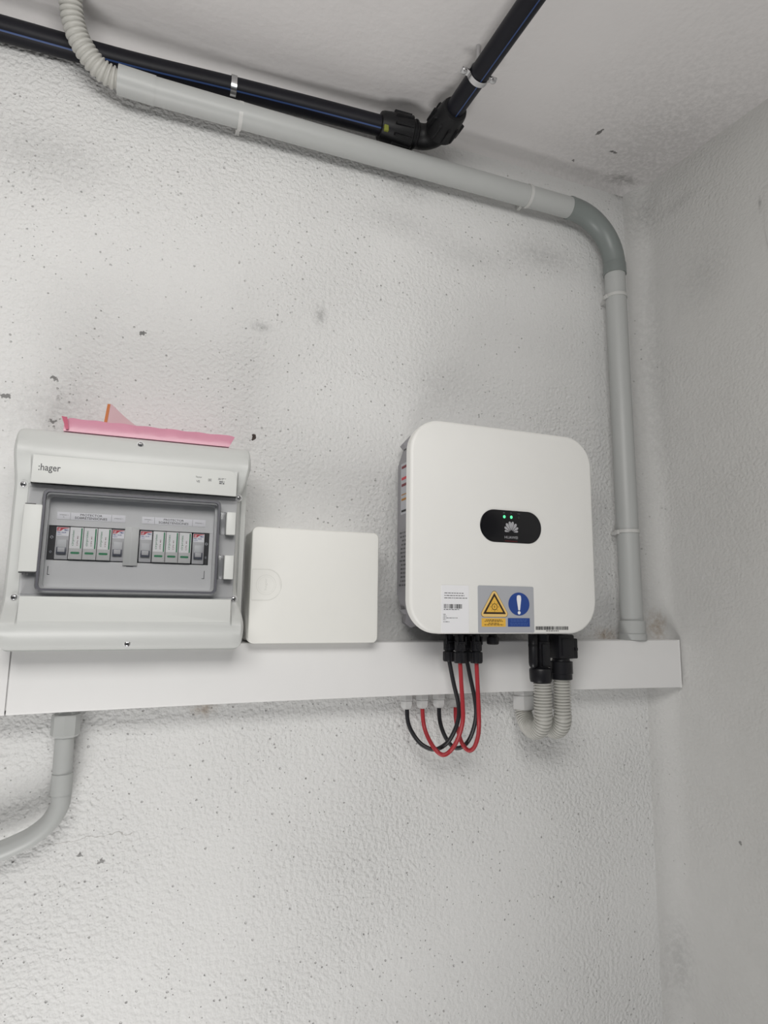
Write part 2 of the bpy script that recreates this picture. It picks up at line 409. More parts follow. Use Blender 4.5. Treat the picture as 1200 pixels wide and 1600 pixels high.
def screw_head(parent, x, y, z, r=0.005, name='screw', axis='y'):
    g = G(); prof = [(0, -0.0022), (0.6, -0.0020), (0.92, -0.0011), (1.0, 0.0), (1.0, 0.003)]
    n = 16; v = []; f = []
    for (q, d) in prof:
        for k in range(n):
            a = 2*PI*k/n; c, s_ = q*r*math.cos(a), q*r*math.sin(a)
            v.append((x+c, y+d, z+s_) if axis == 'y' else (x+c, y+s_, z+d))
    for i in range(len(prof)-1):
        for k in range(n): f.append((i*n+k, (i+1)*n+k, (i+1)*n+(k+1) % n, i*n+(k+1) % n))
    g.add(v, f)
    o = g.make(name, M['zinc'], parent, label='shiny cross-head screw')
    q = r*0.6
    if axis == 'y':
        bars('screw_slot', [(x-q, x+q, z-r*.12, z+r*.12), (x-r*.12, x+r*.12, z-q, z+q)], y-0.0024, M['ink'], o)
    return o

# ------------------------------------------------------------------ setting
CX = 1.055                                        # right wall
def ceil_z(x, y, R=0.022):
    z = 1.008+0.093*y; drop = 0
    for d in (-y,):
        if d < R: drop = max(drop, R-math.sqrt(max(0, R*R-(R-d)**2)))
    return z-drop
def grid(name, xs, ys, fn, mat):
    v = [fn(a, b) for b in ys for a in xs]; n = len(xs); f = []
    for j in range(len(ys)-1):
        for i in range(n-1): f.append((j*n+i, j*n+i+1, (j+1)*n+i+1, (j+1)*n+i))
    o = obj(name, v, f, mat, smooth=60); o['kind'] = 'structure'; return o
FZ = -1.5
def slab(name, x0, x1, y0, y1, z0, z1, mat):
    o = G().box(x0, x1, y0, y1, z0, z1).make(name, mat, smooth=0); o['kind'] = 'structure'; return o
slab('wall_back', -2.4, CX+0.15, 0, 0.15, FZ, 1.03, M['wall'])
# right wall, its inner corner rounded off by the render
rv = []; prof = [(CX-0.05, 0.002)]
for k in range(1, 9):
    a = PI/2*k/8; prof.append((CX-0.05+0.05*math.sin(a), -0.05+0.05*math.cos(a)))
prof += [(CX, -0.1-0.1*k) for k in range(32)]
prof += [(CX+0.12, -3.2), (CX+0.12, 0.002)]
n = len(prof); v = [(x, y, z) for z in (FZ, 1.02) for x, y in prof]
f = [(k, (k+1) % n, n+(k+1) % n, n+k) for k in range(n)] + [tuple(range(n)), tuple(range(n, 2*n))]
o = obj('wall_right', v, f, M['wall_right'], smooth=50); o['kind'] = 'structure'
# thin old plaster layer on the right wall whose broken edge just enters the frame
G().add([(CX-0.004, -0.326, 0.796), (CX-0.004, -0.321, 0.72), (CX-0.004, -0.330, 0.62), (CX-0.004, -0.333, -0.2), (CX-0.004, -1.2, -0.2), (CX-0.004, -1.2, 0.80), (CX-0.004, -0.36, 0.806),
        (CX+0.002, -0.324, 0.798), (CX+0.002, -0.318, 0.72), (CX+0.002, -0.327, 0.62), (CX+0.002, -0.331, -0.2), (CX+0.002, -1.2, -0.2), (CX+0.002, -1.2, 0.80), (CX+0.002, -0.36, 0.808)],
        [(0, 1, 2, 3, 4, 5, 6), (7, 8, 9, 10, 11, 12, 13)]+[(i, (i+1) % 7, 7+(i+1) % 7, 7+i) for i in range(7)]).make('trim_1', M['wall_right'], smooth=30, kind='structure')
xs = [-2.4+0.2*i for i in range(17)] + [CX-0.05+0.003*i for i in range(13)]
xs = sorted(set(round(x, 4) for x in xs if x <= CX-0.01)) + [CX-0.003, CX+0.01]
ys = [0.0-0.003*i for i in range(10)] + [-0.04-0.1*i for i in range(33)]
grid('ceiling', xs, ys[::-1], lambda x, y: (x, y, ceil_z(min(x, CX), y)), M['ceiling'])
slab('floor', -2.4, CX+0.15, -3.3, 0.15, FZ-0.1, FZ, M['floor'])
slab('wall_left', -2.55, -2.4, -3.3, 0.15, FZ, 1.03, M['floor'])

# ------------------------------------------------------------------ cable trunking
TT, TF = -0.0575, -0.060                       # top of the trunking, front of its lid
trunk = thing('cable_trunking', 'long white plastic cable trunking running across the wall under the boxes', 'trunking', (0.4, -0.03, -0.15))
G().box(-1.2, 1.046, -0.056, -0.0005, -0.1488, TT-0.0008, 0.0015).make('trunking_base', M['pvc_white'], trunk)
def lid(x0, x1):
    xs = [x0+(x1-x0)*k/12 for k in range(13)]
    bot = lambda x: -0.1490-0.0052*((x-0.47)/0.6)**2 if x > -0.3 else -0.157
    sec = []
    for x in xs:
        b = bot(x)
        sec.append([(x, -0.012, TT), (x, TF+0.003, TT), (x, TF+0.0008, TT-0.0008), (x, TF, TT-0.003), (x, TF, b+0.003), (x, TF+0.0008, b+0.0008), (x, TF+0.003, b), (x, -0.012, b),
                    (x, -0.012, b+0.0016), (x, TF+0.0016, b+0.0016), (x, TF+0.0016, TT-0.0016), (x, -0.012, TT-0.0016)])
    m = len(sec[0]); v = [p for s in sec for p in s]; f = []
    for i in range(12):
        for k in range(m): f.append((i*m+k, i*m+(k+1) % m, (i+1)*m+(k+1) % m, (i+1)*m+k))
    f += [tuple(range(m)), tuple(range(12*m, 13*m))]
    return G().add(v, f)
lid(-0.1725, 1.048).make('trunking_lid', M['pvc_white'], trunk)
lid(-1.2, -0.1745).make('trunking_lid', M['pvc_white'], trunk)
G().box(1.046, 1.049, -0.0605, -0.0005, -0.1542, TT+0.0003, 0.0012).make('end_cap', M['pvc_white'], trunk)

# ------------------------------------------------------------------ inverter
inv = thing('solar_inverter', 'white square solar inverter with rounded corners and a black display, hung above the trunking', 'inverter', (0.58, -0.08, -0.045))
IX0, IX1, IZ0, IZ1, IF = 0.3975, 0.7632, -0.0400, 0.3190, -0.156
G().prism(rr(IX0, IX1, IZ0, IZ1, (0.054, 0.056, 0.054, 0.058), 12), IF, -0.137, 0.005, 4).make('front_cover', M['inv_white'], inv)
bo = [(0.425, 0.026), (0.425, 0.262), (0.436, 0.295), (0.455, 0.309), (0.715, 0.309), (0.738, 0.295), (0.738, 0.0), (0.72, -0.036), (0.475, -0.0365), (0.462, -0.026), (0.437, -0.010)]
G().prism(bo[::-1], -0.1385, -0.030, 0.002, 2).make('heat_sink_body', M['inv_body'], inv, label='grey metal body behind the white cover', smooth=30)
fins = G()
for k in range(22):
    x = 0.446+0.0128*k; fins.box(x, x+0.003, -0.031, -0.012, 0.03, 0.29)
fins.make('cooling_fins', M['inv_body'], inv)
G().box(0.46, 0.70, -0.0125, -0.0005, 0.10, 0.27, 0.001).make('wall_bracket', M['inv_body'], inv)
G().prism([(0.4275, 0.300), (0.447, 0.322), (0.447, 0.306), (0.4335, 0.293)], -0.050, -0.032).make('mounting_ear', M['inv_body'], inv, smooth=0)
G().prism([(0.4275, -0.002), (0.436, -0.010), (0.434, -0.024), (0.446, -0.033), (0.462, -0.028), (0.44, 0.0)], -0.050, -0.032).make('mounting_ear', M['inv_body'], inv, smooth=0)
# labels on the side of the body (plane x = 0.4248)
def side_rect(name, y0, y1, z0, z1, mat, parent, x=0.4248):
    return obj(name, [(x, y0, z0), (x, y1, z0), (x, y1, z1), (x, y0, z1)], [(0, 1, 2, 3)], mat, parent, smooth=0)
sl = G().box(0.4245, 0.4251, -0.125, -0.046, 0.168, 0.262).make('warning_label', M['sticker_grey'], inv, label='grey side label with coloured warning rows')
for z0, z1, mt in ((0.252, 0.257, 'maroon'), (0.231, 0.236, 'fuse_red'), (0.219, 0.224, 'maroon'), (0.203, 0.205, 'amber'), (0.193, 0.197, 'amber'), (0.172, 0.176, 'ink')):
    side_rect('print_row', -0.123, -0.05, z0, z1, M[mt], sl, 0.4242)
sl2 = G().box(0.4246, 0.4251, -0.125, -0.046, 0.030, 0.140).make('rating_plate', M['inv_body'], inv, label='grey rating plate with dark print')
rg = G(); rnd = random.Random(3)
for k in range(14):
    z = 0.133-0.0072*k; y = -0.122
    while y < -0.052:
        l = rnd.uniform(0.004, 0.012); rg.add([(0.4243, y, z), (0.4243, y+l, z), (0.4243, y+l, z+0.003), (0.4243, y, z+0.003)], [(0, 1, 2, 3)]); y += l+0.003
rg.make('print_row', M['ink_grey'], sl2, smooth=0)
# display
dsp = G().prism(rr(0.5262, 0.6488, 0.1150, 0.1715, 0.0281, 12), -0.1572, -0.150, 0.0008).make('display_window', M['gloss_black'], inv, label='glossy black stadium-shaped display')
for x, mt in ((0.5735, 'led_on'), (0.5875, 'led_on'), (0.6022, 'led_off')):
    G().prism(circle(x, 0.1598, 0.0023, 16, 0.0027), -0.1578, -0.1565).make('led', M[mt], dsp, label='lit green indicator' if mt == 'led_on' else 'unlit indicator')
bars('icon', [(0.571, 0.5755, 0.1660, 0.1668), (0.5725, 0.574, 0.1672, 0.168), (0.5853, 0.5895, 0.1664, 0.1670), (0.5862, 0.588, 0.1675, 0.1681), (0.600, 0.6055, 0.1662, 0.167)], -0.15745, M['ink_grey'], dsp)
pet = G()
for ang, ln, wd, off in ((10, 0.0152, 0.0052, 0.0040), (33, 0.0148, 0.0052, 0.0036), (57, 0.0122, 0.0044, 0.0040), (80, 0.0090, 0.0034, 0.0046)):
    for s in (-1, 1):
        a = math.radians(ang)*s; d = Vector((math.sin(a), math.cos(a))); q = Vector((d.y, -d.x)); o0 = Vector((0.5872, 0.1330))+d*off
        pts = [o0 + d*(ln*t) + q*(wd/2*w) for t, w in ((0, .12), (.3, .5), (.6, .92), (.8, 1), (.94, .7), (1, .2), (1, -.2), (.94, -.7), (.8, -1), (.6, -.92), (.3, -.5), (0, -.12))]
        pet.add([(p.x, -0.15745, p.y) for p in pts], [tuple(range(12))])
pet.make('flower_emblem', M['silver_print'], dsp, smooth=0)
text('lettering', 'HUAWEI', 0.5867, 0.1242, 0.0262, 0.0046, -0.15745, M['silver_print'], dsp, bold=0.004)
text('lettering', 'FUSIONSOLAR', 0.5867, 0.1177, 0.025, 0.0017, -0.15745, M['red_print'], dsp)
# white label
lb = G().prism(rr(0.4532, 0.5035, -0.0385, 0.0392, 0.0008, 2), -0.1563, -0.1555).make('serial_label', M['paper'], inv, label='white paper label with barcode')
YL = -0.15645
w_ = random.Random(5); bb = []; x = 0.4578
while x < 0.4905:
    t = w_.choice((0.0006, 0.0006, 0.0012, 0.0018)); bb.append((x, min(x+t, 0.491), 0.0010, 0.0082)); x += t+w_.choice((0.0006, 0.0010, 0.0014))
bars('barcode', bb, YL, M['ink'], lb)
pl = []
for i, (z, w, x0) in enumerate(((0.0262, 0.035, 0.4588), (0.0222, 0.037, 0.4586), (0.0182, 0.043, 0.4584), (-0.0006, 0.029, 0.4575))):
    pl += print_lines(x0, z, w, 0.0011, i)
for i, (z, w) in enumerate(((-0.0085, 0.005), (-0.0112, 0.006), (-0.0142, 0.026), (-0.0170, 0.005), (-0.0205, 0.011))):
    pl += print_lines(0.4565, z, w, 0.0009, 10+i)
bars('fine_print', pl, YL, M['ink_grey'], lb)
# safety sticker
st = G().prism(rr(0.5206, 0.6302, -0.0383, 0.0402, 0.003, 4), -0.1563, -0.1555).make('safety_sticker', M['sticker_grey'], inv, label='silver sticker with yellow warning triangle and blue mandatory sign')
def rtri(cx, z0, z1, hw, r, n=6):
    A, B, C = Vector((cx, z1)), Vector((cx-hw, z0)), Vector((cx+hw, z0)); out = []
    for p, a, c in ((A, C, B), (B, A, C), (C, B, A)):
        d1 = (a-p).normalized(); d2 = (c-p).normalized(); half = math.acos(max(-1, min(1, d1.dot(d2))))/2
        bis = (d1+d2).normalized(); cen = p+bis*(r/math.sin(half)); t = r/math.tan(half)
        s0 = p+d1*t-cen; s1 = p+d2*t-cen; a0 = math.atan2(s0.y, s0.x); da = (math.atan2(s1.y, s1.x)-a0+PI) % (2*PI)-PI
        out += [(cen.x+r*math.cos(a0+da*k/n), cen.y+r*math.sin(a0+da*k/n)) for k in range(n+1)]
    return out
def flat(name, outline, y, mat, parent, label=None):
    return obj(name, [(p[0], y, p[1]) for p in outline], [tuple(range(len(outline)))], mat, parent, smooth=0, label=label)
def flat_ring(name, o_, i_, y, mat, parent):
    n = len(o_); return obj(name, [(p[0], y, p[1]) for p in o_+i_], [(k, (k+1) % n, n+(k+1) % n, n+k) for k in range(n)], mat, parent, smooth=0)
tx = 0.5522
flat('triangle_border', rtri(tx, -0.0125, 0.0368, 0.0300, 0.0055), -0.15640, M['sticker_black'], st)
flat('warning_triangle', rtri(tx, -0.0119, 0.0358, 0.0291, 0.0052), -0.15648, M['sticker_pale'], st)
flat('triangle_band', rtri(tx, -0.0072, 0.0282, 0.0221, 0.0006), -0.15656, M['sticker_black'], st)
flat('warning_triangle', rtri(tx, -0.0040, 0.0222, 0.0163, 0.0004), -0.15664, M['sticker_yellow'], st)
flat_ring('sun_ring', circle(tx, 0.0048, 0.0056, 24), circle(tx, 0.0048, 0.0045, 24), -0.15672, M['sticker_black'], st)
flat('lightning_bolt', [(tx+0.0008, 0.0084), (tx-0.0014, 0.0044), (tx-0.0001, 0.0044), (tx-0.0009, 0.0012), (tx+0.0014, 0.0053), (tx+0.0001, 0.0053)], -0.15672, M['sticker_black'], st)
rays = []
for k in range(8):
    a = PI/4*k; d = Vector((math.cos(a), math.sin(a))); q = Vector((-d.y, d.x))*0.00035; c = Vector((tx, 0.0048))
    rays.append([c+d*0.0066+q, c+d*0.0066-q, c+d*0.0084-q, c+d*0.0084+q])
g = G()
for r_ in rays: g.add([(p.x, -0.15672, p.y) for p in r_], [(0, 1, 2, 3)])
g.make('sun_ray', M['sticker_black'], st, smooth=0)
bx = 0.6003
flat('mandatory_disc', circle(bx, 0.0101, 0.0210, 40, 0.0196), -0.15640, M['sticker_blue'], st)
flat('exclamation_mark', [(bx-0.0016+0.0, -0.0005), (bx+0.0018, -0.0005), (bx+0.0044, 0.0185), (bx+0.0040, 0.0235), (bx+0.0022, 0.0252), (bx-0.0020, 0.0252), (bx-0.0040, 0.0235), (bx-0.0044, 0.0185)], -0.15648, M['paper_grey'], st)
flat('exclamation_dot', circle(bx, -0.0046, 0.0029, 16), -0.15648, M['paper_grey'], st)
flat('text_panel', rr(0.5272, 0.5735, -0.0283, -0.0142, 0.0004, 1), -0.15640, M['sticker_yellow'], st)
flat('text_panel', rr(0.5778, 0.6212, -0.0282, -0.0137, 0.0003, 1), -0.15640, M['sticker_blue'], st)
bars('fine_print', print_lines(0.5355, -0.0170, 0.030, 0.0011, 31)+print_lines(0.5330, -0.0191, 0.035, 0.0011, 32)+print_lines(0.5400, -0.0226, 0.020, 0.0011, 33)+print_lines(0.5325, -0.0250, 0.036, 0.0011, 34), -0.15648, M['sticker_black'], st)
bars('fine_print', print_lines(0.583, -0.0165, 0.033, 0.0009, 35)+print_lines(0.584, -0.0190, 0.031, 0.0009, 36)+print_lines(0.582, -0.0225, 0.035, 0.0009, 37)+print_lines(0.583, -0.0252, 0.033, 0.0009, 38), -0.15648, M['sticker_blue2'], st)
bb = []; x = 0.6330
while x < 0.7005:
    t = w_.choice((0.0005, 0.0009, 0.0013, 0.0018)); bb.append((x, min(x+t, 0.701), -0.0335, -0.0275)); x += t+w_.choice((0.0004, 0.0006, 0.0011))
bars('barcode', bb, -0.15625, M['ink'], inv)
bars('fine_print', print_lines(0.654, -0.0353, 0.026, 0.0012, 50), -0.15625, M['ink_grey'], inv)
# sockets under the inverter
def stepped(cx, cy, prof, n=20, rib=0):
    """vertical lathe: prof = (radius, z) from top to bottom"""
    v = []; f = []
    for r, z in prof:
        for k in range(n):
            a = 2*PI*k/n; q = r*(1-(0.07 if rib and k % 2 else 0)); v.append((cx+q*math.cos(a), cy+q*math.sin(a), z))
    for i in range(len(prof)-1):
        for k in range(n): f.append((i*n+k, i*n+(k+1) % n, (i+1)*n+(k+1) % n, (i+1)*n+k))
    f += [tuple(range(n)), tuple(range((len(prof)-1)*n, len(prof)*n))]
    return G().add(v, f)
stepped(0.5721, -0.115, [(0.0075, -0.034), (0.0075, -0.047), (0.0105, -0.0475), (0.0105, -0.0585), (0.009, -0.0600)]).make('socket_cap', M['black_conn'], inv, label='short black cap on the spare socket')
g = G(); g.box(0.489, 0.590, -0.130, -0.072, -0.0425, -0.036, 0.002); g.make('socket_plate', M['black_conn'], inv)

# ------------------------------------------------------------------ dc cables
DC = [('black', 'rear left', 0.4998, -0.090, -0.0440, -0.0895, [(0.5001, -0.09, -0.0892), (0.5086, -0.09, -0.1279), (0.517, -0.09, -0.1596), (0.5179, -0.09, -0.182), (0.5131, -0.0845, -0.2057), (0.5045, -0.072, -0.2287), (0.4883, -0.0579, -0.2415), (0.471, -0.0449, -0.2363), (0.458, -0.0343, -0.2204), (0.4482, -0.03, -0.197), (0.4458, -0.03, -0.1600)]),
      ('red', '', 0.5082, -0.115, -0.044, -0.0905, [(0.5082, -0.115, -0.0902), (0.5102, -0.115, -0.1251), (0.5123, -0.115, -0.156), (0.5128, -0.1142, -0.1862), (0.5112, -0.0996, -0.2168), (0.5071, -0.0818, -0.2388), (0.4948, -0.0760, -0.2472), (0.4828, -0.0685, -0.2384), (0.4798, -0.0425, -0.2204), (0.4779, -0.03, -0.1984), (0.4755, -0.03, -0.160)]),
      ('black', '', 0.5341, -0.090, -0.044, -0.0900, [(0.5343, -0.09, -0.0892), (0.5415, -0.09, -0.1202), (0.5495, -0.089, -0.1522), (0.5533, -0.087, -0.1783), (0.5534, -0.080, -0.2017), (0.5506, -0.069, -0.224), (0.5463, -0.055, -0.2390), (0.5356, -0.0456, -0.2446), (0.5250, -0.0391, -0.2370), (0.5151, -0.0332, -0.2174), (0.5099, -0.03, -0.1944), (0.5089, -0.03, -0.160)]),
      ('red', '', 0.5394, -0.115, -0.044, -0.0912, [(0.5396, -0.115, -0.0902), (0.5411, -0.115, -0.126), (0.5426, -0.115, -0.1571), (0.5449, -0.1122, -0.1885), (0.5508, -0.0979, -0.2147), (0.5529, -0.0802, -0.237), (0.5475, -0.0697, -0.2445), (0.5373, -0.0660, -0.2340), (0.5400, -0.0440, -0.2158), (0.5425, -0.03, -0.1937), (0.5426, -0.03, -0.160)])]
dlab = ['black cable looping from the leftmost inverter plug down to the first trunking gland',
        'red cable of the left pair, looping lowest of all beneath the trunking',
        'black cable of the right pair, hanging from a plug behind the rightmost red one',
        'red cable of the right pair, hanging furthest right beside the white trunking lid']
for (colr, _, cx, cy, zt, zb, pth), lab in zip(DC, dlab):
    t = thing('solar_cable', lab, 'cable', (pth[0][0], pth[0][1], pth[6][2]), 'solar cables looping under the inverter')
    G().tube(smooth_path(pth, 8), 0.0037, 14).make('cable', M[colr+'_cable'], t)
    pb = G(); pb.add(*(lambda q: (q.v, q.f))(stepped(cx, cy, [(0.0072, -0.0428), (0.0072, -0.054), (0.0098, -0.0545), (0.0098, -0.0700), (0.0078, -0.0706), (0.0078, -0.0735)], 16)))
    pb.box(cx-0.0085, cx-0.0060, cy-0.008, cy-0.003, -0.060, -0.046, 0.0006); pb.box(cx+0.0060, cx+0.0085, cy-0.008, cy-0.003, -0.060, -0.046, 0.0006)
    pb.box(cx-0.0045, cx+0.0045, cy-0.0105, cy-0.008, -0.068, -0.058, 0.0008)
    pb.make('plug', M['black_conn'], t, label='black connector plug')
    stepped(cx, cy, [(0.0098, -0.0725), (0.0108, -0.0735), (0.0108, zb+0.003), (0.0098, zb)], 32, rib=1).make('plug_nut', M['black_conn'], t, label='black ribbed plug nut')
# glands under the trunking
glab = ['pale nylon cable gland under the trunking holding the leftmost black cable', 'pale nylon cable gland under the trunking holding the left pair\'s red cable',
        'pale nylon cable gland under the trunking holding the right pair\'s black cable', 'pale nylon cable gland half hidden behind the hanging cables']
for (x, lab) in zip((0.4456, 0.4762, 0.5090, 0.5426), glab):
    t = thing('cable_gland', lab, 'cable gland', (x, -0.03, -0.153), 'cable glands under the trunking')
    g = stepped(x, -0.03, [(0.0125, -0.1492), (0.0125, -0.1605), (0.0115, -0.161)], 6); g.make('gland_body', M['gland'], t, smooth=20)
    g = stepped(x, -0.03, [(0.0100, -0.1605), (0.0116, -0.162), (0.0116, -0.169), (0.0095, -0.1735), (0.0062, -0.176)], 6); g.make('gland_nut', M['gland'], t, smooth=20)

# ------------------------------------------------------------------ ac conduits
def ucurve(x0, x1, yf, yb, zt, zs, zb2):
    r = (yb-yf)/2; cyy = (yf+yb)/2; pts = [(x0, yf, zt), (x0, yf, (zt+zs)/2)]
    for k in range(9):
        a = PI*k/8; pts.append((x0+(x1-x0)*k/8, cyy-r*math.cos(a), zs-r*math.sin(a)*0.95))
    return pts+[(x1, yb, zb2)]
t = thing('flexible_conduit', 'left of the two short corrugated conduits looping from the inverter to the trunking', 'conduit', (0.675, -0.07, -0.235), 'corrugated conduits under the inverter')
corrugated(ucurve(0.6755, 0.6850, -0.110, -0.032, -0.118, -0.180, -0.178), 0.0163, 0.0052, 0.0029).make('corrugated_tube', M['corr'], t)
g = stepped(0.6722, -0.110, [(0.0118, -0.100), (0.0193, -0.1035), (0.0203, -0.106), (0.0197, -0.122), (0.0185, -0.1265)], 28); g.make('plug_nut', M['black_conn'], t, label='black connector nut')
g = stepped(0.678, -0.110, [(0.0125, -0.0430), (0.0125, -0.055), (0.0135, -0.0555), (0.0135, -0.068), (0.0125, -0.0685), (0.0125, -0.095), (0.0130, -0.1005)], 12)
g.box(0.668, 0.684, -0.1245, -0.119, -0.098, -0.060, 0.001); g.make('plug', M['black_conn'], t, label='black connector body', smooth=30)
g = stepped(0.685, -0.032, [(0.0200, -0.1500), (0.0200, -0.160), (0.0220, -0.1605), (0.0220, -0.184), (0.0200, -0.1855)], 6); g.make('gland_nut', M['gland'], t, label='pale six-sided nut', smooth=20)
t = thing('flexible_conduit', 'right of the two short corrugated conduits, below the square black connector', 'conduit', (0.72, -0.07, -0.235), 'corrugated conduits under the inverter')
corrugated(ucurve(0.7165, 0.7290, -0.110, -0.034, -0.112, -0.182, -0.178), 0.0160, 0.0052, 0.0029).make('corrugated_tube', M['corr'], t)
g = stepped(0.7165, -0.110, [(0.0150, -0.083), (0.0160, -0.0905), (0.0205, -0.0915), (0.0205, -0.1125), (0.0193, -0.1135), (0.0193, -0.1225), (0.0175, -0.1235)], 28); g.make('plug_nut', M['black_conn'], t, label='black connector nut')
g = G().box(0.700, 0.734, -0.128, -0.086, -0.086, -0.0430, 0.003); g.box(0.732, 0.7440, -0.124, -0.098, -0.086, -0.050, 0.002)
g.box(0.706, 0.728, -0.1300, -0.127, -0.080, -0.050, 0.001); g.box(0.7365, 0.7425, -0.1265, -0.122, -0.072, -0.066, 0.001)
g.make('plug', M['black_conn'], t, label='square black connector body with a side latch')
g = stepped(0.729, -0.034, [(0.0195, -0.1502), (0.0195, -0.160), (0.0215, -0.1605), (0.0215, -0.182), (0.0200, -0.1835)], 6); g.make('gland_nut', M['gland'], t, label='pale six-sided nut', smooth=20)
t = thing('communication_dongle', 'smooth black rounded stick plugged under the inverter left of the grey conduits', 'dongle', (0.656, -0.105, -0.04))
g = stepped(0.6565, -0.112, [(0.0078, -0.0428), (0.0086, -0.044), (0.0086, -0.092), (0.0078, -0.098), (0.0055, -0.1015), (0.002, -0.1035)], 20)
g.make('dongle_case', M['black_conn'], t)
G().add(*(lambda q: (q.v, q.f))(stepped(0.6565, -0.112, [(0.0089, -0.060), (0.0089, -0.062), (0.0089, -0.064)], 20))).make('seam_band', M['black_fit'], t)

# ------------------------------------------------------------------ white junction box
jb = thing('junction_box', 'plain white plastic box standing on the trunking between distribution board and inverter', 'box', (0.261, -0.045, TT))
BX0, BX1, BZ0, BZ1 = 0.1533, 0.3690, TT+0.0003, 0.1275
G().prism(rr(BX0+0.0015, BX1-0.0015, BZ0+0.001, BZ1-0.0015, 0.008, 6), -0.066, -0.0005).make('box_body', M['box_white'], jb)
G().prism(rr(BX0, BX1, BZ0, BZ1, 0.0095, 8), -0.0855, -0.0668, 0.0022, 4).make('box_lid', M['box_white'], jb)
cx, cz = 0.1782, 0.0346
tabo = rr(BX0+0.0024, 0.2032, cz-0.0246, cz+0.0246, (0.0246, 0.0004, 0.0004, 0.0246), 14)
ins = lambda pts, d: [(cx+(p[0]-cx)*(1-d/0.0246), cz+(p[1]-cz)*(1-d/0.0246)) for p in pts]
tab = G().prism(tabo, -0.0859, -0.084, 0.0003, 1).make('snap_tab', M['box_white'], jb, label='round-ended opening tab with embossed ring')
flat_ring('embossed_line', tabo, ins(tabo, 0.0006), -0.08595, M['emboss'], tab)
flat_ring('embossed_line', circle(cx, cz, 0.0160, 40), circle(cx, cz, 0.0155, 40), -0.08597, M['emboss'], tab)
flat_ring('embossed_line', circle(cx, cz, 0.0130, 40), circle(cx, cz, 0.01275, 40), -0.08597, M['emboss'], tab)
text('lettering', 'hager', cx-0.0002, cz+0.001, 0.0050, 0.0185, -0.08597, M['emboss'], tab, rot=1, bold=0.0)

# ------------------------------------------------------------------ distribution board
db = thing('distribution_board', 'light grey wall-mounted distribution board with a clear door showing two groups of modules', 'electrical box', (-0.022, -0.06, -0.063))
XL, XR, ZB, ZT = -0.1815, 0.1385, -0.0635, 0.2485
G().prism(rr(XL+0.004, XR-0.004, TT+0.0005, ZT-0.003, 0.010, 5), -0.088, -0.0005).make('back_box', M['hager_grey'], db)
def sm(a, b, x):
    t = max(0, min(1, (x-a)/(b-a))); return t*t*(3-2*t)
def yF(z):
    if z > 0.203: return -0.090-0.056*math.sqrt(max(0, 1-((z-0.203)/(ZT-0.203))**2))
    if z < -0.024: return -0.090-0.056*math.sqrt(max(0, 1-((-0.024-z)/(-0.024-ZB))**2))
    return -0.146
def yS(z):
    lo = -0.1235
    y = yF(z)
    if z > 0.09: k = sm(0.212, 0.160, z)
    else: k = sm(-0.036, 0.010, z)
    return min(max(y, lo) if False else y*(1-k)+lo*k, -0.0905)
def xr_(z): return XR-0.0115*sm(0.215, 0.155, z)*sm(-0.03, 0.035, z)
def xl_(z): return XL+0.001*sm(0.215, 0.155, z)*sm(-0.03, 0.035, z)
zs = []
for k in range(13): zs.append(ZT-(ZT-0.203)*(1-math.cos(PI/2*k/12)))
zs += [0.198, 0.192, 0.186, 0.180, 0.174, 0.168, 0.1635]
nd = len(zs); zs += [0.155, 0.145, 0.13, 0.11, 0.09, 0.07, 0.05, 0.035, 0.025, 0.016]
ne = len(zs); zs += [0.0100, 0.004, -0.004, -0.012, -0.020]
for k in range(13): zs.append(-0.024-(-0.024-ZB)*math.sin(PI/2*k/12))
rows = []
for z in zs:
    f0, s0, l, r = yF(z), yS(z), xl_(z), xr_(z)
    e = min(0.008, (-0.0895-s0)); e = max(e, 0.0005)
    cr = 0.008*(1-math.sqrt(max(0, 1-max(0, 1-(min(ZT-z, z-ZB))/0.008)**2)))     # rounded plan corners
    l += cr; r -= cr
    mid = [(-0.1595, s0), (-0.1562, f0), (0.1172, f0), (0.1203, s0)]
    row = [(l, -0.087), (l+0.0002, s0+e), (l+0.0018, s0+e*0.35), (l+0.005, s0)] + mid + [(r-0.005, s0), (r-0.0018, s0+e*0.35), (r-0.0002, s0+e), (r, -0.087)]
    rows.append([(x, y, z) for x, y in row])
m = len(rows[0]); v = [p for rw in rows for p in rw]; f = []
for i in range(len(rows)-1):
    for k in range(m-1):
        if nd-1 <= i < ne and 4 <= k <= 6: continue           # the door opening
        f.append((i*m+k, i*m+k+1, (i+1)*m+k+1, (i+1)*m+k))
G().add(v, f).make('front_cover', M['hager_grey'], db, smooth=35)
# lip round the edge of the cover
G().ring(rr(XL-0.0012, XR+0.0012, ZB-0.0018, ZT+0.0012, 0.010, 6), rr(XL+0.006, XR-0.006, ZB+0.006, ZT-0.006, 0.008, 6), -0.0905, -0.086).make('cover_lip', M['hager_light'], db)
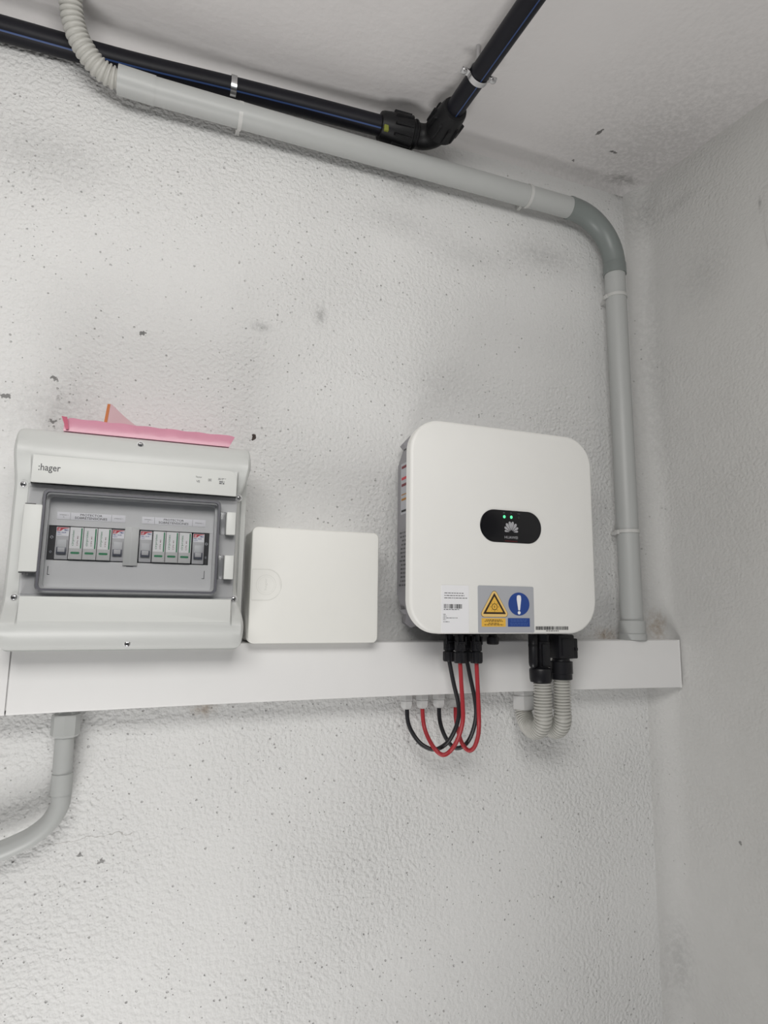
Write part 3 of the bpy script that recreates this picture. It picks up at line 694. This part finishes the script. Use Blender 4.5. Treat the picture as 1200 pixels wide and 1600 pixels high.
# pale fascia panels above and below the door
G().prism(rr(-0.1560, 0.1170, 0.1640, 0.2015, (0.012, 0.001, 0.0006, 0.0006), 5), -0.1465, -0.140, 0.0004, 2).make('fascia_panel', M['hager_light'], db, label='pale upper fascia with the maker\'s name')
G().prism(rr(-0.1560, 0.1170, -0.0232, 0.0095, (0.0006, 0.0006, 0.002, 0.002), 4), -0.1465, -0.140, 0.0004, 2).make('fascia_panel', M['hager_light'], db, label='pale lower fascia')
text('lettering', ':hager', -0.1348, 0.1832, 0.0272, 0.0125, -0.14665, M['ink_grey'], db, bold=0.010)
text('lettering', 'Vector', 0.0618, 0.1885, 0.0090, 0.0028, -0.14665, M['ink_grey'], db)
text('lettering', 'VE', 0.0612, 0.1817, 0.0050, 0.0034, -0.14665, M['ink_grey'], db, bold=0.008)
bars('printed_symbol', [(0.0755, 0.0800, 0.1867, 0.1871), (0.0755, 0.0800, 0.1834, 0.1838), (0.0755, 0.0759, 0.1834, 0.187), (0.0796, 0.0800, 0.1834, 0.187), (0.0766, 0.0789, 0.1846, 0.1858)], -0.14665, M['ink_grey'], db)
bars('fine_print', print_lines(0.0900, 0.1887, 0.011, 0.0008, 60)+print_lines(0.0897, 0.1868, 0.007, 0.0008, 61)+print_lines(0.0915, 0.1838, 0.0075, 0.0016, 62)+print_lines(0.0915, 0.1812, 0.0075, 0.0018, 63), -0.14665, M['ink_grey'], db)
# door surround, inner cover
oo = rr(-0.1597, 0.1205, 0.0098, 0.1637, 0.001, 3); io = rr(-0.1360, 0.0920, 0.0205, 0.1515, 0.005, 3)
G().ring(oo, io, -0.1300, -0.1150).make('door_surround', M['inner_grey'], db)
G().ring(rr(-0.1360, 0.0920, 0.0205, 0.1515, 0.005, 3), rr(-0.1335, 0.0895, 0.0230, 0.149, 0.004, 3), -0.1298, -0.088).make('window_jamb', M['inner_grey'], db)
ic = G(); SX0, SX1, SZ0, SZ1 = -0.1330, 0.0842, 0.0605, 0.1090
ic.box(-0.1345, 0.0905, -0.1170, -0.1130, SZ1, 0.1500, 0.0004); ic.box(-0.1345, 0.0905, -0.1170, -0.1130, 0.0215, SZ0, 0.0004)
ic.box(-0.1345, SX0, -0.1170, -0.1130, SZ0, SZ1); ic.box(SX1, 0.0905, -0.1170, -0.1130, SZ0, SZ1)
icv = ic.make('inner_cover', M['inner_grey'], db, label='grey inner cover with a module slot', smooth=0)
G().box(-0.0345, -0.0152, -0.1205, -0.1165, 0.0560, 0.1115, 0.0005).make('cover_bridge', M['hager_grey'], icv)
bars('groove_line', [(-0.0252, -0.0247, 0.0565, 0.111)], -0.12065, M['inner_grey'], icv)
bars('notch_mark', [(-0.0295, -0.0205, 0.0543, 0.0553)], -0.11715, M['ink_grey'], icv)
for x, s in ((-0.130, 1), (0.079, -1)):
    bars('notch_mark', [(x, x+0.0008, 0.040, 0.0520), (min(x, x+0.003*s), max(x, x+0.003*s), 0.040, 0.0408)], -0.11715, M['ink'], icv)
G().box(-0.134, 0.0855, -0.0885, -0.0880, 0.056, 0.113).make('dark_backing', M['dark_in'], db)
G().box(-0.134, 0.0855, -0.0965, -0.0890, 0.0680, 0.1030, 0.001).make('din_rail', M['rail'], db)
for x in (-0.1285, 0.0803):
    for z, q in ((0.0925, 0.0022), (0.072, 0.0016)):
        flat_ring('rail_slot', circle(x, z, q, 12), circle(x, z, q*0.5, 12), -0.1157, M['zinc'], db)
G().box(-0.1330, -0.1238, -0.1155, -0.0966, 0.0605, 0.109).make('slot_blank', M['dark_in'], db)
G().box(0.0782, 0.0842, -0.1155, -0.0966, 0.0605, 0.109).make('slot_blank', M['dark_in'], db)
# label strips above the slot
for (x0, x1, x2, x3, left) in ((-0.1240, -0.1070, -0.0536, -0.0350, True), (-0.0126, 0.0047, 0.0585, 0.0775, False)):
    sp = G().box(x0, x3, -0.1176, -0.1169, 0.1180, 0.1284, 0.0001).make('label_strip', M['paper_grey'], icv, label='white label strip reading protector sobretensiones')
    for xd in (x1, x2): bars('divider_line', [(xd-0.00015, xd+0.00015, 0.1183, 0.1281)], -0.11772, M['ink_grey'], sp)
    cxm = (x1+x2)/2
    text('lettering', 'PROTECTOR', cxm, 0.1256, 0.0285, 0.0031, -0.11772, M['ink'], sp, bold=0.005)
    text('lettering', 'SOBRETENSIONES', cxm, 0.1212, 0.0420, 0.0033, -0.11772, M['ink'], sp, bold=0.005)
    text('lettering', 'STRING 1', (x0+x1)/2, 0.1243, 0.0105, 0.0013, -0.11772, M['ink'], sp)
    text('lettering', 'A', (x0+x1)/2, 0.1215, 0.0014, 0.0014, -0.11772, M['ink'], sp)
    text('lettering', 'STRING 1', (x2+x3)/2, 0.1232, 0.0115, 0.0013, -0.11772, M['ink'], sp)
# clear door: frame flange, raised window, seal
door = G().ring(rr(-0.1592, 0.1200, 0.0108, 0.1630, 0.0015, 3), rr(-0.1375, 0.0935, 0.0192, 0.1528, 0.006, 3), -0.1395, -0.1375).make('clear_door', M['frost'], db, label='clear hinged door')
G().prism(rr(-0.1372, 0.0932, 0.0195, 0.1525, 0.006, 4), -0.1450, -0.1432).make('window_pane', M['clear'], door)
G().ring(rr(-0.1392, 0.0952, 0.0176, 0.1545, 0.0075, 6), rr(-0.1362, 0.0922, 0.0206, 0.1515, 0.0052, 6), -0.1462, -0.1390).make('door_seal', M['seal'], door, label='dark grey seal round the window')
G().ring(rr(-0.1402, 0.0962, 0.0166, 0.1555, 0.008, 6), rr(-0.1392, 0.0952, 0.0176, 0.1545, 0.0075, 6), -0.1455, -0.139).make('window_rim', M['frost'], door)
for z in (0.1530, 0.0215):
    G().box(-0.157, 0.119, -0.1402, -0.1385, z+0.0045 if z > 0.1 else z-0.0095, z+0.0060 if z > 0.1 else z-0.008).make('door_rib', M['frost'], door)
lt = G().box(-0.1612, -0.1388, -0.1475, -0.1300, 0.0425, 0.1330, 0.0015).make('door_latch', M['hager_light'], db, label='long pale door latch')
bars('latch_gap', [(-0.1610, -0.1480, 0.1333, 0.1350)], -0.1398, M['ink'], lt)
bars('latch_gap', [(-0.1612, -0.1400, 0.0405, 0.0423), (-0.1570, -0.1545, 0.0380, 0.0405), (-0.1515, -0.1495, 0.0380, 0.0405)], -0.1398, M['ink_grey'], lt)
for z0, z1 in ((0.1054, 0.1390), (0.0395, 0.0743)):
    G().box(0.1050, 0.1185, -0.1470, -0.1250, z0, z1, 0.0012).make('door_hinge', M['hager_light'], db, label='pale hinge block')
    G().box(0.0955, 0.1045, -0.1415, -0.1380, z0-0.0005, z1+0.0005, 0.0008).make('hinge_leaf', M['frost'], door)
for x, y, z in ((-0.0215, -0.1225, 0.2315), (-0.1680, -0.1240, 0.1630), (0.1238, -0.1240, 0.1648), (-0.1658, -0.1240, 0.0085), (0.1238, -0.1240, 0.0112), (-0.0200, -0.121, -0.0535)):
    yy = yS(z) if abs(x) > 0.1 else yF(z)
    G().prism(circle(x, z, 0.0052, 20), yy-0.0012, yy+0.01).make('screw_recess', M['inner_grey'], db)
    screw_head(db, x, yy-0.0014, z, 0.0042)

# ------------------------------------------------------------------ modules on the rail
def fuse(x0, lab):
    x1 = x0+0.0174; z0, z1 = 0.0618, 0.1072
    t = thing('fuse_holder', lab, 'fuse holder', ((x0+x1)/2, -0.105, 0.0618), 'fuse holders on the rail')
    G().box(x0+0.0003, x1-0.0003, -0.1190, -0.0970, z0, z1, 0.0006).make('fuse_body', M['fuse_grey'], t)
    y = -0.11915
    lbp = bars('print_label', [(x0+0.0010, x1-0.0010, 0.0945, 0.1066)], y, M['paper_grey'], t)
    flat('red_flash', [(x0+0.0012, 0.1064), (x0+0.0012, 0.1012), (x0+0.0060, 0.1014), (x0+0.0100, 0.1046), (x1-0.0012, 0.1056), (x1-0.0012, 0.1064)], y-0.0001, M['fuse_red'], lbp)
    text('lettering', 'df', x0+0.0040, 0.1037, 0.0034, 0.0032, y-0.0002, M['paper'], lbp)
    text('lettering', 'PMX', x0+0.0130, 0.1028, 0.0056, 0.0026, y-0.0002, M['fuse_blue'], lbp, bold=0.008)
    text('lettering', 'PMX 10x38', x0+0.0072, 0.0994, 0.0112, 0.0018, y-0.0002, M['fuse_blue'], lbp, bold=0.008)
    text('lettering', '1000V', x0+0.0045, 0.0966, 0.0060, 0.0014, y-0.0002, M['fuse_blue'], lbp)
    lv = G().box(x0+0.0024, x1-0.0022, -0.1218, -0.1180, 0.0690, 0.0895, 0.0008).make('fuse_lever', M['fuse_pale'], t)
    G().box(x0+0.0026, x1-0.0024, -0.1224, -0.1216, 0.0690, 0.0785, 0.0003).make('lever_window', M['fuse_dark'], lv)
    G().box(x0+0.0042, x1-0.0042, -0.1228, -0.1222, 0.0718, 0.0780, 0.0002).make('window_grip', M['fuse_grey'], lv)
    return t
def protector(xs, lab):
    t = thing('surge_protector', lab, 'surge protector', (sum(xs)/len(xs), -0.105, 0.0618), 'surge protectors on the rail')
    G().box(xs[0], xs[-1], -0.1155, -0.0970, 0.0618, 0.1078, 0.0006).make('protector_base', M['mod_grey'], t)
    for a, b in zip(xs, xs[1:]):
        c = G().box(a+0.0003, b-0.0003, -0.1222, -0.1150, 0.0622, 0.1074, 0.0006).make('cartridge', M['mod_grey'], t)
        y = -0.12235
        bars('front_label', [(a+0.0009, b-0.0009, 0.0775, 0.1069)], y, M['mod_white'], c)
        bars('green_stripe', [(b-0.0034, b-0.0016, 0.0776, 0.1062)], y-0.0001, M['green'], c)
        text('lettering', 'cirprotec', a+0.0052, 0.0920, 0.0036, 0.0220, y-0.0001, M['green'], c, rot=1, bold=0.006)
        text('lettering', 'CPS 40', a+0.0108, 0.0880, 0.0016, 0.0140, y-0.0001, M['maroon'], c, rot=1, bold=0.008)
        flat('indicator_window', rr(a+0.0031, b-0.0034, 0.0696, 0.0726, 0.0014, 4), y-0.0001, M['green'], c)
    return t
fuse(-0.1235, 'grey fuse holder at the far left end of the rail, beside the left dark gap')
protector([-0.1058, -0.0879, -0.0698, -0.0516], 'white surge protector of three green-striped cartridges in the left window half')
fuse(-0.0514, 'grey fuse holder just left of the pale bridge in the middle')
fuse(-0.0140, 'grey fuse holder just right of the pale bridge in the middle')
protector([0.0040, 0.0221, 0.0403, 0.0585], 'white surge protector of three green-striped cartridges in the right window half')
fuse(0.0600, 'grey fuse holder at the far right end of the rail, nearest the hinges')

# ------------------------------------------------------------------ pink package on the board
pk = thing('plastic_bag', 'flat pink plastic bag of papers lying on top of the distribution board', 'bag', (-0.01, -0.055, ZT+0.0015))
nx, ny = 40, 10; top = []; bot = []
X0, X1, Y0, Y1 = -0.1285, 0.1085, -0.098, -0.012
for j in range(ny+1):
    for i in range(nx+1):
        u, w = i/nx, j/ny
        x = X0+(X1-X0)*u; y = Y0+(Y1-Y0)*w
        ex = min(1, (u+0.02)/0.06, (1.035-u)/0.05); ey = min(1, min(w, 1-w)/0.10)
        h = 0.0205*math.sqrt(max(0, 1-(1-ex)**2))*(0.42+0.58*math.sqrt(max(0, 1-(1-ey)**2)))
        h *= 1-0.10*u+0.05*math.sin(u*23)*w+0.03*math.sin(u*41+w*5)
        slant = 0.006*(h/0.02)*((u > 0.5)*(u-0.9)*8 if u > 0.9 else 0)
        z = ZT+0.0016
        lift = 0.0035 if (j == 0) else 0
        xx = x + (0.0065*(h/0.012)*(1-0.6*w) if u > 0.94 else 0)
        yj = y - 0.0035*math.sin(PI*min(1, w*5))*0 - (0.004 if j == 1 else 0)
        top.append((xx, yj, z+0.0012+h)); bot.append((x, y, z+0.0003))
v = top+bot; n1 = (nx+1)*(ny+1); f = []
for j in range(ny):
    for i in range(nx):
        a = j*(nx+1)+i; f.append((a, a+1, a+nx+2, a+nx+1)); f.append((n1+a, n1+a+nx+1, n1+a+nx+2, n1+a+1))
per = [i for i in range(nx+1)] + [j*(nx+1)+nx for j in range(1, ny+1)] + [ny*(nx+1)+i for i in range(nx-1, -1, -1)] + [j*(nx+1) for j in range(ny-1, 0, -1)]
for a, b in zip(per, per[1:]+per[:1]): f.append((a, n1+a, n1+b, b))
G().add(v, f).make('bag_pouch', M['pink'], pk, smooth=55)
# folded ends and a raised flap with an orange edge
G().add([(-0.1325, -0.099, ZT+0.0235), (-0.1250, -0.1005, ZT+0.0035), (-0.1215, -0.1015, ZT+0.0045), (-0.1245, -0.1018, ZT+0.022),
         (-0.1325, -0.060, ZT+0.0235), (-0.1250, -0.060, ZT+0.0035)], [(0, 1, 2, 3), (0, 4, 5, 1), (0, 3, 4)]).make('folded_end', M['pink_dark'], pk, smooth=0)
fv = []; ff = []
for k in range(11):
    u = k/10; x = -0.071+0.062*u; zt = ZT+0.0365*(1-u)**1.5+0.0195
    for q in (0, 1): fv += [(x+0.003*q, -0.078+0.02*u+0.0006*q, zt), (x-0.003*(1-u)+0.003*q, -0.088+0.02*u+0.0006*q, ZT+0.0175)]
for k in range(10):
    a = 4*k; b = a+4
    ff += [(a, a+1, b+1, b), (a+2, b+2, b+3, a+3), (a, b, b+2, a+2), (a+1, a+3, b+3, b+1)]
ff += [(0, 2, 3, 1), (40, 41, 43, 42)]
fl = G().add(fv, ff).make('raised_flap', M['pink_pale'], pk, smooth=30)
G().add([(-0.0740, -0.0790, ZT+0.0555), (-0.0700, -0.0790, ZT+0.0555), (-0.0725, -0.0892, ZT+0.0175), (-0.0768, -0.0892, ZT+0.0175),
         (-0.0740, -0.0775, ZT+0.0555), (-0.0700, -0.0775, ZT+0.0555), (-0.0725, -0.0877, ZT+0.0175), (-0.0768, -0.0877, ZT+0.0175)],
        [(0, 1, 2, 3), (4, 7, 6, 5), (0, 4, 5, 1), (1, 5, 6, 2), (2, 6, 7, 3), (3, 7, 4, 0)]).make('orange_edge', M['orange'], fl, smooth=0)

# ------------------------------------------------------------------ rigid conduit: along under the ceiling and down to the trunking
CY = -0.040; R = 0.0225
cd = thing('rigid_conduit', 'grey rigid conduit running under the ceiling, round a bend and down to the trunking', 'conduit', (0.944, CY, TT))
G().tube([(-0.045, CY-0.003, 0.8845), (0.3, CY, 0.8848), (0.842, CY, 0.8838)], R, 32).make('conduit_pipe', M['conduit'], cd)
def elbow(cx, cz, r, n=14): return [(cx+r*math.sin(PI/2*k/n), CY, cz+r*math.cos(PI/2*k/n)) for k in range(n+1)]
ex0, ez = 0.8285, 0.8838
G().tube([(0.822, CY, ez), (0.8280, CY, ez)] + elbow(0.828, ez-0.1135, 0.1135), 0.0240, 32, radii=[0.0242, 0.0242]+[0.0236]*15).make('conduit_bend', M['conduit_dark'], cd, label='darker grey bend')
G().tube([(0.9415, CY, ez-0.108), (0.9417, CY, ez-0.112), (0.9420, CY, 0.748)], 0.0246, 32, radii=[0.0236, 0.0248, 0.0248]).make('bend_socket', M['conduit_dark'], cd, label='darker grey socket of the bend')
G().tube([(0.9415, CY, 0.77), (0.9435, CY, 0.4), (0.9450, CY, -0.03)], R, 32).make('conduit_pipe', M['conduit'], cd)
G().tube([(0.945, CY, -0.019), (0.945, CY, -0.045), (0.945, CY, -0.0452), (0.945, CY, TT)], 0.0265, 32, radii=[0.0262, 0.0262, 0.0276, 0.0276]).make('conduit_adapter', M['conduit'], cd, label='wider adapter on the trunking')
G().tube([(-0.102, CY-0.005, 0.8855), (-0.042, CY-0.003, 0.8846)], 0.0236, 32).make('conduit_sleeve', M['conduit'], cd, label='paler sleeve joining the corrugated tube')
clab = ['pale conduit clip near the steel clamp of the black pipe', 'pale conduit clip on the high conduit just before its bend', 'pale conduit clip below the dark grey bend', 'pale conduit clip beside the right edge of the inverter']
for (x, z, ax), lab in zip(((0.104, 0.8847, 'x'), (0.7155, 0.8840, 'x'), (0.9421, 0.694, 'z'), (0.9441, 0.166, 'z')), clab):
    t = thing('conduit_clip', lab, 'clip', (x, -0.01, z), 'clips holding the grey conduit')
    d = Vector((1, 0, 0)) if ax == 'x' else Vector((0, 0, 1)); c = Vector((x, CY, z))
    hw = 0.0035
    G().tube([c-d*hw, c-d*hw*0.99, c+d*hw*0.99, c+d*hw], R+0.0015, 32, cap=False, radii=[R+0.0002, R+0.0016, R+0.0016, R+0.0002]).make('clip_ring', M['clip'], t)
    if ax == 'x': g = G().box(x-0.004, x+0.004, -0.020, -0.0005, z-0.010, z+0.010, 0.001)
    else:
        g = G().box(x-0.010, x+0.010, -0.020, -0.0005, z-0.004, z+0.004, 0.001); g.box(x-0.0275, x-0.0215, CY-0.002, CY+0.010, z-0.006, z+0.003, 0.001)
    g.make('clip_foot', M['clip'], t)
# corrugated conduit dropping out of the ceiling at top left
t = thing('flexible_conduit', 'pale corrugated conduit curving up over the black pipe to the ceiling at top left', 'conduit', (-0.15, -0.06, 0.95))
fp = [(-0.0985, -0.045, 0.8855), (-0.1155, -0.047, 0.8870), (-0.1335, -0.053, 0.8925), (-0.1508, -0.060, 0.9063), (-0.1643, -0.066, 0.9248), (-0.1731, -0.072, 0.947), (-0.1775, -0.080, 0.9696), (-0.179, -0.090, 0.988), (-0.180, -0.101, 1.006)]
corrugated(fp, 0.0183, 0.0086, 0.0034, 28).make('corrugated_tube', M['corr'], t)

# ------------------------------------------------------------------ black water pipe
def stripe(path, r, a0, a1, ref, parent): G().tube(path, r+0.0003, 4, ref, arc=(a0, a1)).make('blue_stripe', M['blue'], parent)
t = thing('water_pipe', 'black blue-striped plastic pipe running along the top of the back wall', 'pipe', (0.0, -0.022, 0.94))
wp = smooth_path([(-0.9, -0.0215, 0.934), (-0.5, -0.0215, 0.937), (-0.286, -0.0215, 0.9396), (-0.09, -0.0215, 0.9429), (0.0915, -0.023, 0.9520), (0.254, -0.0335, 0.9502), (0.40, -0.047, 0.9432)], 8)
G().tube(wp, 0.0192, 28).make('pipe_tube', M['black_pe'], t); stripe(wp, 0.0192, math.radians(46), math.radians(54), (0, -1, 0), t)
EX, EY, EZ = 0.4865, -0.047, 0.9445
t = thing('pipe_elbow', 'black compression elbow joining the wall pipe and the ceiling pipe', 'pipe fitting', (EX, EY, EZ-0.03))
def nut(p0, d, prof, parent, ribs):
    p0 = Vector(p0); d = Vector(d); n = 48
    P = [p0+d*s for s, r in prof]
    g = G().tube(P, 0.03, n, (0, 0, 1) if abs(d.z) < 0.5 else (0, -1, 0), radii=[r for s, r in prof])
    o = g.make('compression_nut', M['black_fit'], parent)
    N_ = Vector((0, 0, 1)); B = d.cross(N_); gg = G()
    for k in range(ribs):                                  # grip ribs
        a = 2*PI*k/ribs; q = N_*math.cos(a)+B*math.sin(a); w = (B*math.cos(a)-N_*math.sin(a))*0.0028
        L0, L1 = prof[2][0]+0.018, prof[-2][0]-0.002; r0 = prof[2][1]-0.002; r1 = prof[-2][1]+0.0018
        c = [p0+d*L0+q*r0-w, p0+d*L0+q*r0+w, p0+d*L1+q*r0+w, p0+d*L1+q*r0-w, p0+d*(L0+.003)+q*r1-w*.7, p0+d*(L0+.003)+q*r1+w*.7, p0+d*(L1)+q*r1+w*.7, p0+d*(L1)+q*r1-w*.7]
        gg.add(c, [(0, 1, 5, 4), (1, 2, 6, 5), (2, 3, 7, 6), (3, 0, 4, 7), (4, 5, 6, 7)])
    gg.make('grip_rib', M['black_fit'], o, smooth=0, kind='stuff')
    return o
nut((0.372, -0.0445, 0.9445), (1, -0.03, 0.0), [(0, 0.0215), (0.001, 0.0255), (0.006, 0.0275), (0.046, 0.0315), (0.064, 0.0325), (0.066, 0.029)], t, 10)
nut((EX+0.0005, -0.150, 0.9330), (0, 1, 0.09), [(0, 0.0195), (0.001, 0.0235), (0.006, 0.0255), (0.046, 0.0300), (0.064, 0.0315), (0.066, 0.028)], t, 10)
eb = [(0.436, EY, EZ), (0.448, EY, EZ)] + [(0.452+0.0345*math.sin(a), EY-0.0345*(1-math.cos(a)), EZ-0.002*math.sin(a)) for a in (PI/2*k/8 for k in range(9))] + [(EX, -0.092, 0.940)]
G().tube(eb, 0.0235, 28, (0, 0, 1), radii=[0.0262, 0.0262]+[0.0238]*9+[0.0262]).make('elbow_body', M['black_fit'], t)
G().tube([(0.4435, EY, EZ), (0.4465, EY, EZ)], 0.0280, 28, (0, 0, 1)).make('collar', M['black_fit'], t)
G().box(0.3735, 0.3825, -0.0720, -0.0660, 0.9155, 0.9275, 0.001).make('yellow_tag', M['yellow_tag'], t, label='small yellow-green tag on the nut')
t = thing('water_pipe', 'black blue-striped plastic pipe on the ceiling coming towards the viewer', 'pipe', (0.487, -0.5, 0.93))
cp = [(EX, -0.115, 0.9360), (0.4868, -0.4, 0.9262), (0.4866, -1.0, 0.8705), (0.4866, -2.0, 0.777)]
cp = [(0.4868+0.0006*k, -0.115-0.12*k, 1.008+0.093*(-0.115-0.12*k)-0.0600+0.004*min(1, k/3)) for k in range(17)]
G().tube(cp, 0.0178, 28, (0, 0, -1)).make('pipe_tube', M['black_pe'], t); stripe(cp, 0.0178, math.radians(-1), math.radians(6), (0, 0, -1), t)
# steel clamps
t = thing('pipe_clamp', 'zinc clamp holding the black pipe on the back wall', 'pipe clamp', (0.0905, -0.022, 0.95), 'steel pipe clamps')
cc = Vector((0.0905, -0.0228, 0.9520)); arc = []
for k in range(17):
    a = math.radians(-78+156*k/16); arc.append((cc.x, cc.y-0.0208*math.cos(a), cc.z-0.0208*math.sin(a)))
def strap(path, wdir, w, th, nrm):
    P = [Vector(p) for p in path]; v = []; f = []; wd = Vector(wdir)*w/2
    for i, p in enumerate(P):
        T = (P[min(i+1, len(P)-1)]-P[max(i-1, 0)]).normalized(); nn = T.cross(Vector(wdir)).normalized()*th/2
        v += [p-wd-nn, p+wd-nn, p+wd+nn, p-wd+nn]
    for i in range(len(P)-1):
        for k in range(4): f.append((4*i+k, 4*i+(k+1) % 4, 4*i+4+(k+1) % 4, 4*i+4+k))
    f += [(0, 1, 2, 3), tuple(range(4*len(P)-4, 4*len(P)))]
    return G().add(v, f)
full = [(cc.x, -0.012, cc.z+0.034), (cc.x, -0.012, cc.z+0.026), (cc.x, -0.014, cc.z+0.0225)] + arc[::-1] + [(cc.x, -0.014, cc.z-0.0225), (cc.x, -0.012, cc.z-0.026), (cc.x, -0.012, cc.z-0.034)]
strap(full, (1, 0, 0), 0.0105, 0.0016, None).make('clamp_band', M['zinc'], t, smooth=50)
for z in (cc.z+0.029, cc.z-0.029): screw_head(t, cc.x, -0.0130, z, 0.0042)
G().box(cc.x-0.004, cc.x+0.004, -0.0112, -0.0003, cc.z+0.025, cc.z+0.033).make('clamp_foot', M['zinc'], t)
G().box(cc.x-0.004, cc.x+0.004, -0.0112, -0.0003, cc.z-0.033, cc.z-0.025).make('clamp_foot', M['zinc'], t)
t = thing('pipe_clamp', 'zinc clamp holding the black pipe under the ceiling', 'pipe clamp', (0.487, -0.24, 0.94), 'steel pipe clamps')
yc = -0.238; k_ = (-0.115-yc)/0.12
cc = Vector((0.4868+0.0006*k_, yc, 1.008+0.093*yc-0.0600+0.004*min(1, k_/3))); arc = []
for k in range(17):
    a = math.radians(-78+156*k/16); arc.append((cc.x+0.0196*math.sin(a), yc, cc.z-0.0196*math.cos(a)))
zt = cc.z-0.002
full = [(cc.x-0.0335, yc, zt), (cc.x-0.025, yc, zt), (cc.x-0.0212, yc, zt-0.0015)] + arc + [(cc.x+0.0212, yc, zt-0.0015), (cc.x+0.025, yc, zt), (cc.x+0.0335, yc, zt)]
strap(full, (0, 1, 0), 0.0110, 0.0016, None).make('clamp_band', M['zinc'], t, smooth=50)
for s in (-1, 1): screw_head(t, cc.x+s*0.0285, yc, zt-0.0012, 0.0058, axis='z')
arc2 = [(cc.x+0.0196*math.sin(a), yc, cc.z+0.0196*math.cos(a)) for a in (math.radians(-80+160*k/16) for k in range(17))]
strap([(cc.x-0.0335, yc, zt+0.0022), (cc.x-0.0215, yc, zt+0.0022)]+arc2+[(cc.x+0.0215, yc, zt+0.0022), (cc.x+0.0335, yc, zt+0.0022)], (0, 1, 0), 0.0110, 0.0014, None).make('clamp_back', M['zinc'], t, smooth=50)
G().tube([(cc.x, yc, cc.z+0.019), (cc.x, yc, ceil_z(cc.x, yc)-0.0003)], 0.004, 12).make('clamp_stud', M['zinc'], t)

# ------------------------------------------------------------------ conduit leaving the trunking at lower left
t = thing('rigid_conduit', 'grey rigid conduit bending left out of the trunking at lower left', 'conduit', (-0.0985, -0.03, -0.155))
X, Y = -0.0985, -0.030
stepped(X, Y, [(0.0160, -0.153), (0.0160, -0.1600)], 6).make('adapter_flange', M['conduit'], t, smooth=20)
stepped(X, Y, [(0.0190, -0.1602), (0.0198, -0.1615), (0.0198, -0.1890), (0.0165, -0.1925)], 8).make('hex_nut', M['conduit'], t, smooth=20)
G().tube([(X, Y, -0.188), (X+0.001, Y, -0.25)], 0.0132, 28).make('conduit_pipe', M['conduit'], t, label='paler straight piece')
G().tube([(X+0.0014, Y, -0.2440), (X+0.0018, Y, -0.2730)], 0.0144, 28).make('bend_socket', M['conduit_dark' if False else 'conduit'], t)
lb_ = smooth_path([(-0.0964, Y, -0.268), (-0.0972, Y, -0.287), (-0.1080, Y, -0.3085), (-0.1275, Y, -0.3250), (-0.150, Y, -0.3355), (-0.1745, Y, -0.3430), (-0.22, Y, -0.350), (-0.50, Y, -0.360)], 8)
G().tube(lb_, 0.0132, 28).make('conduit_bend', M['conduit'], t)
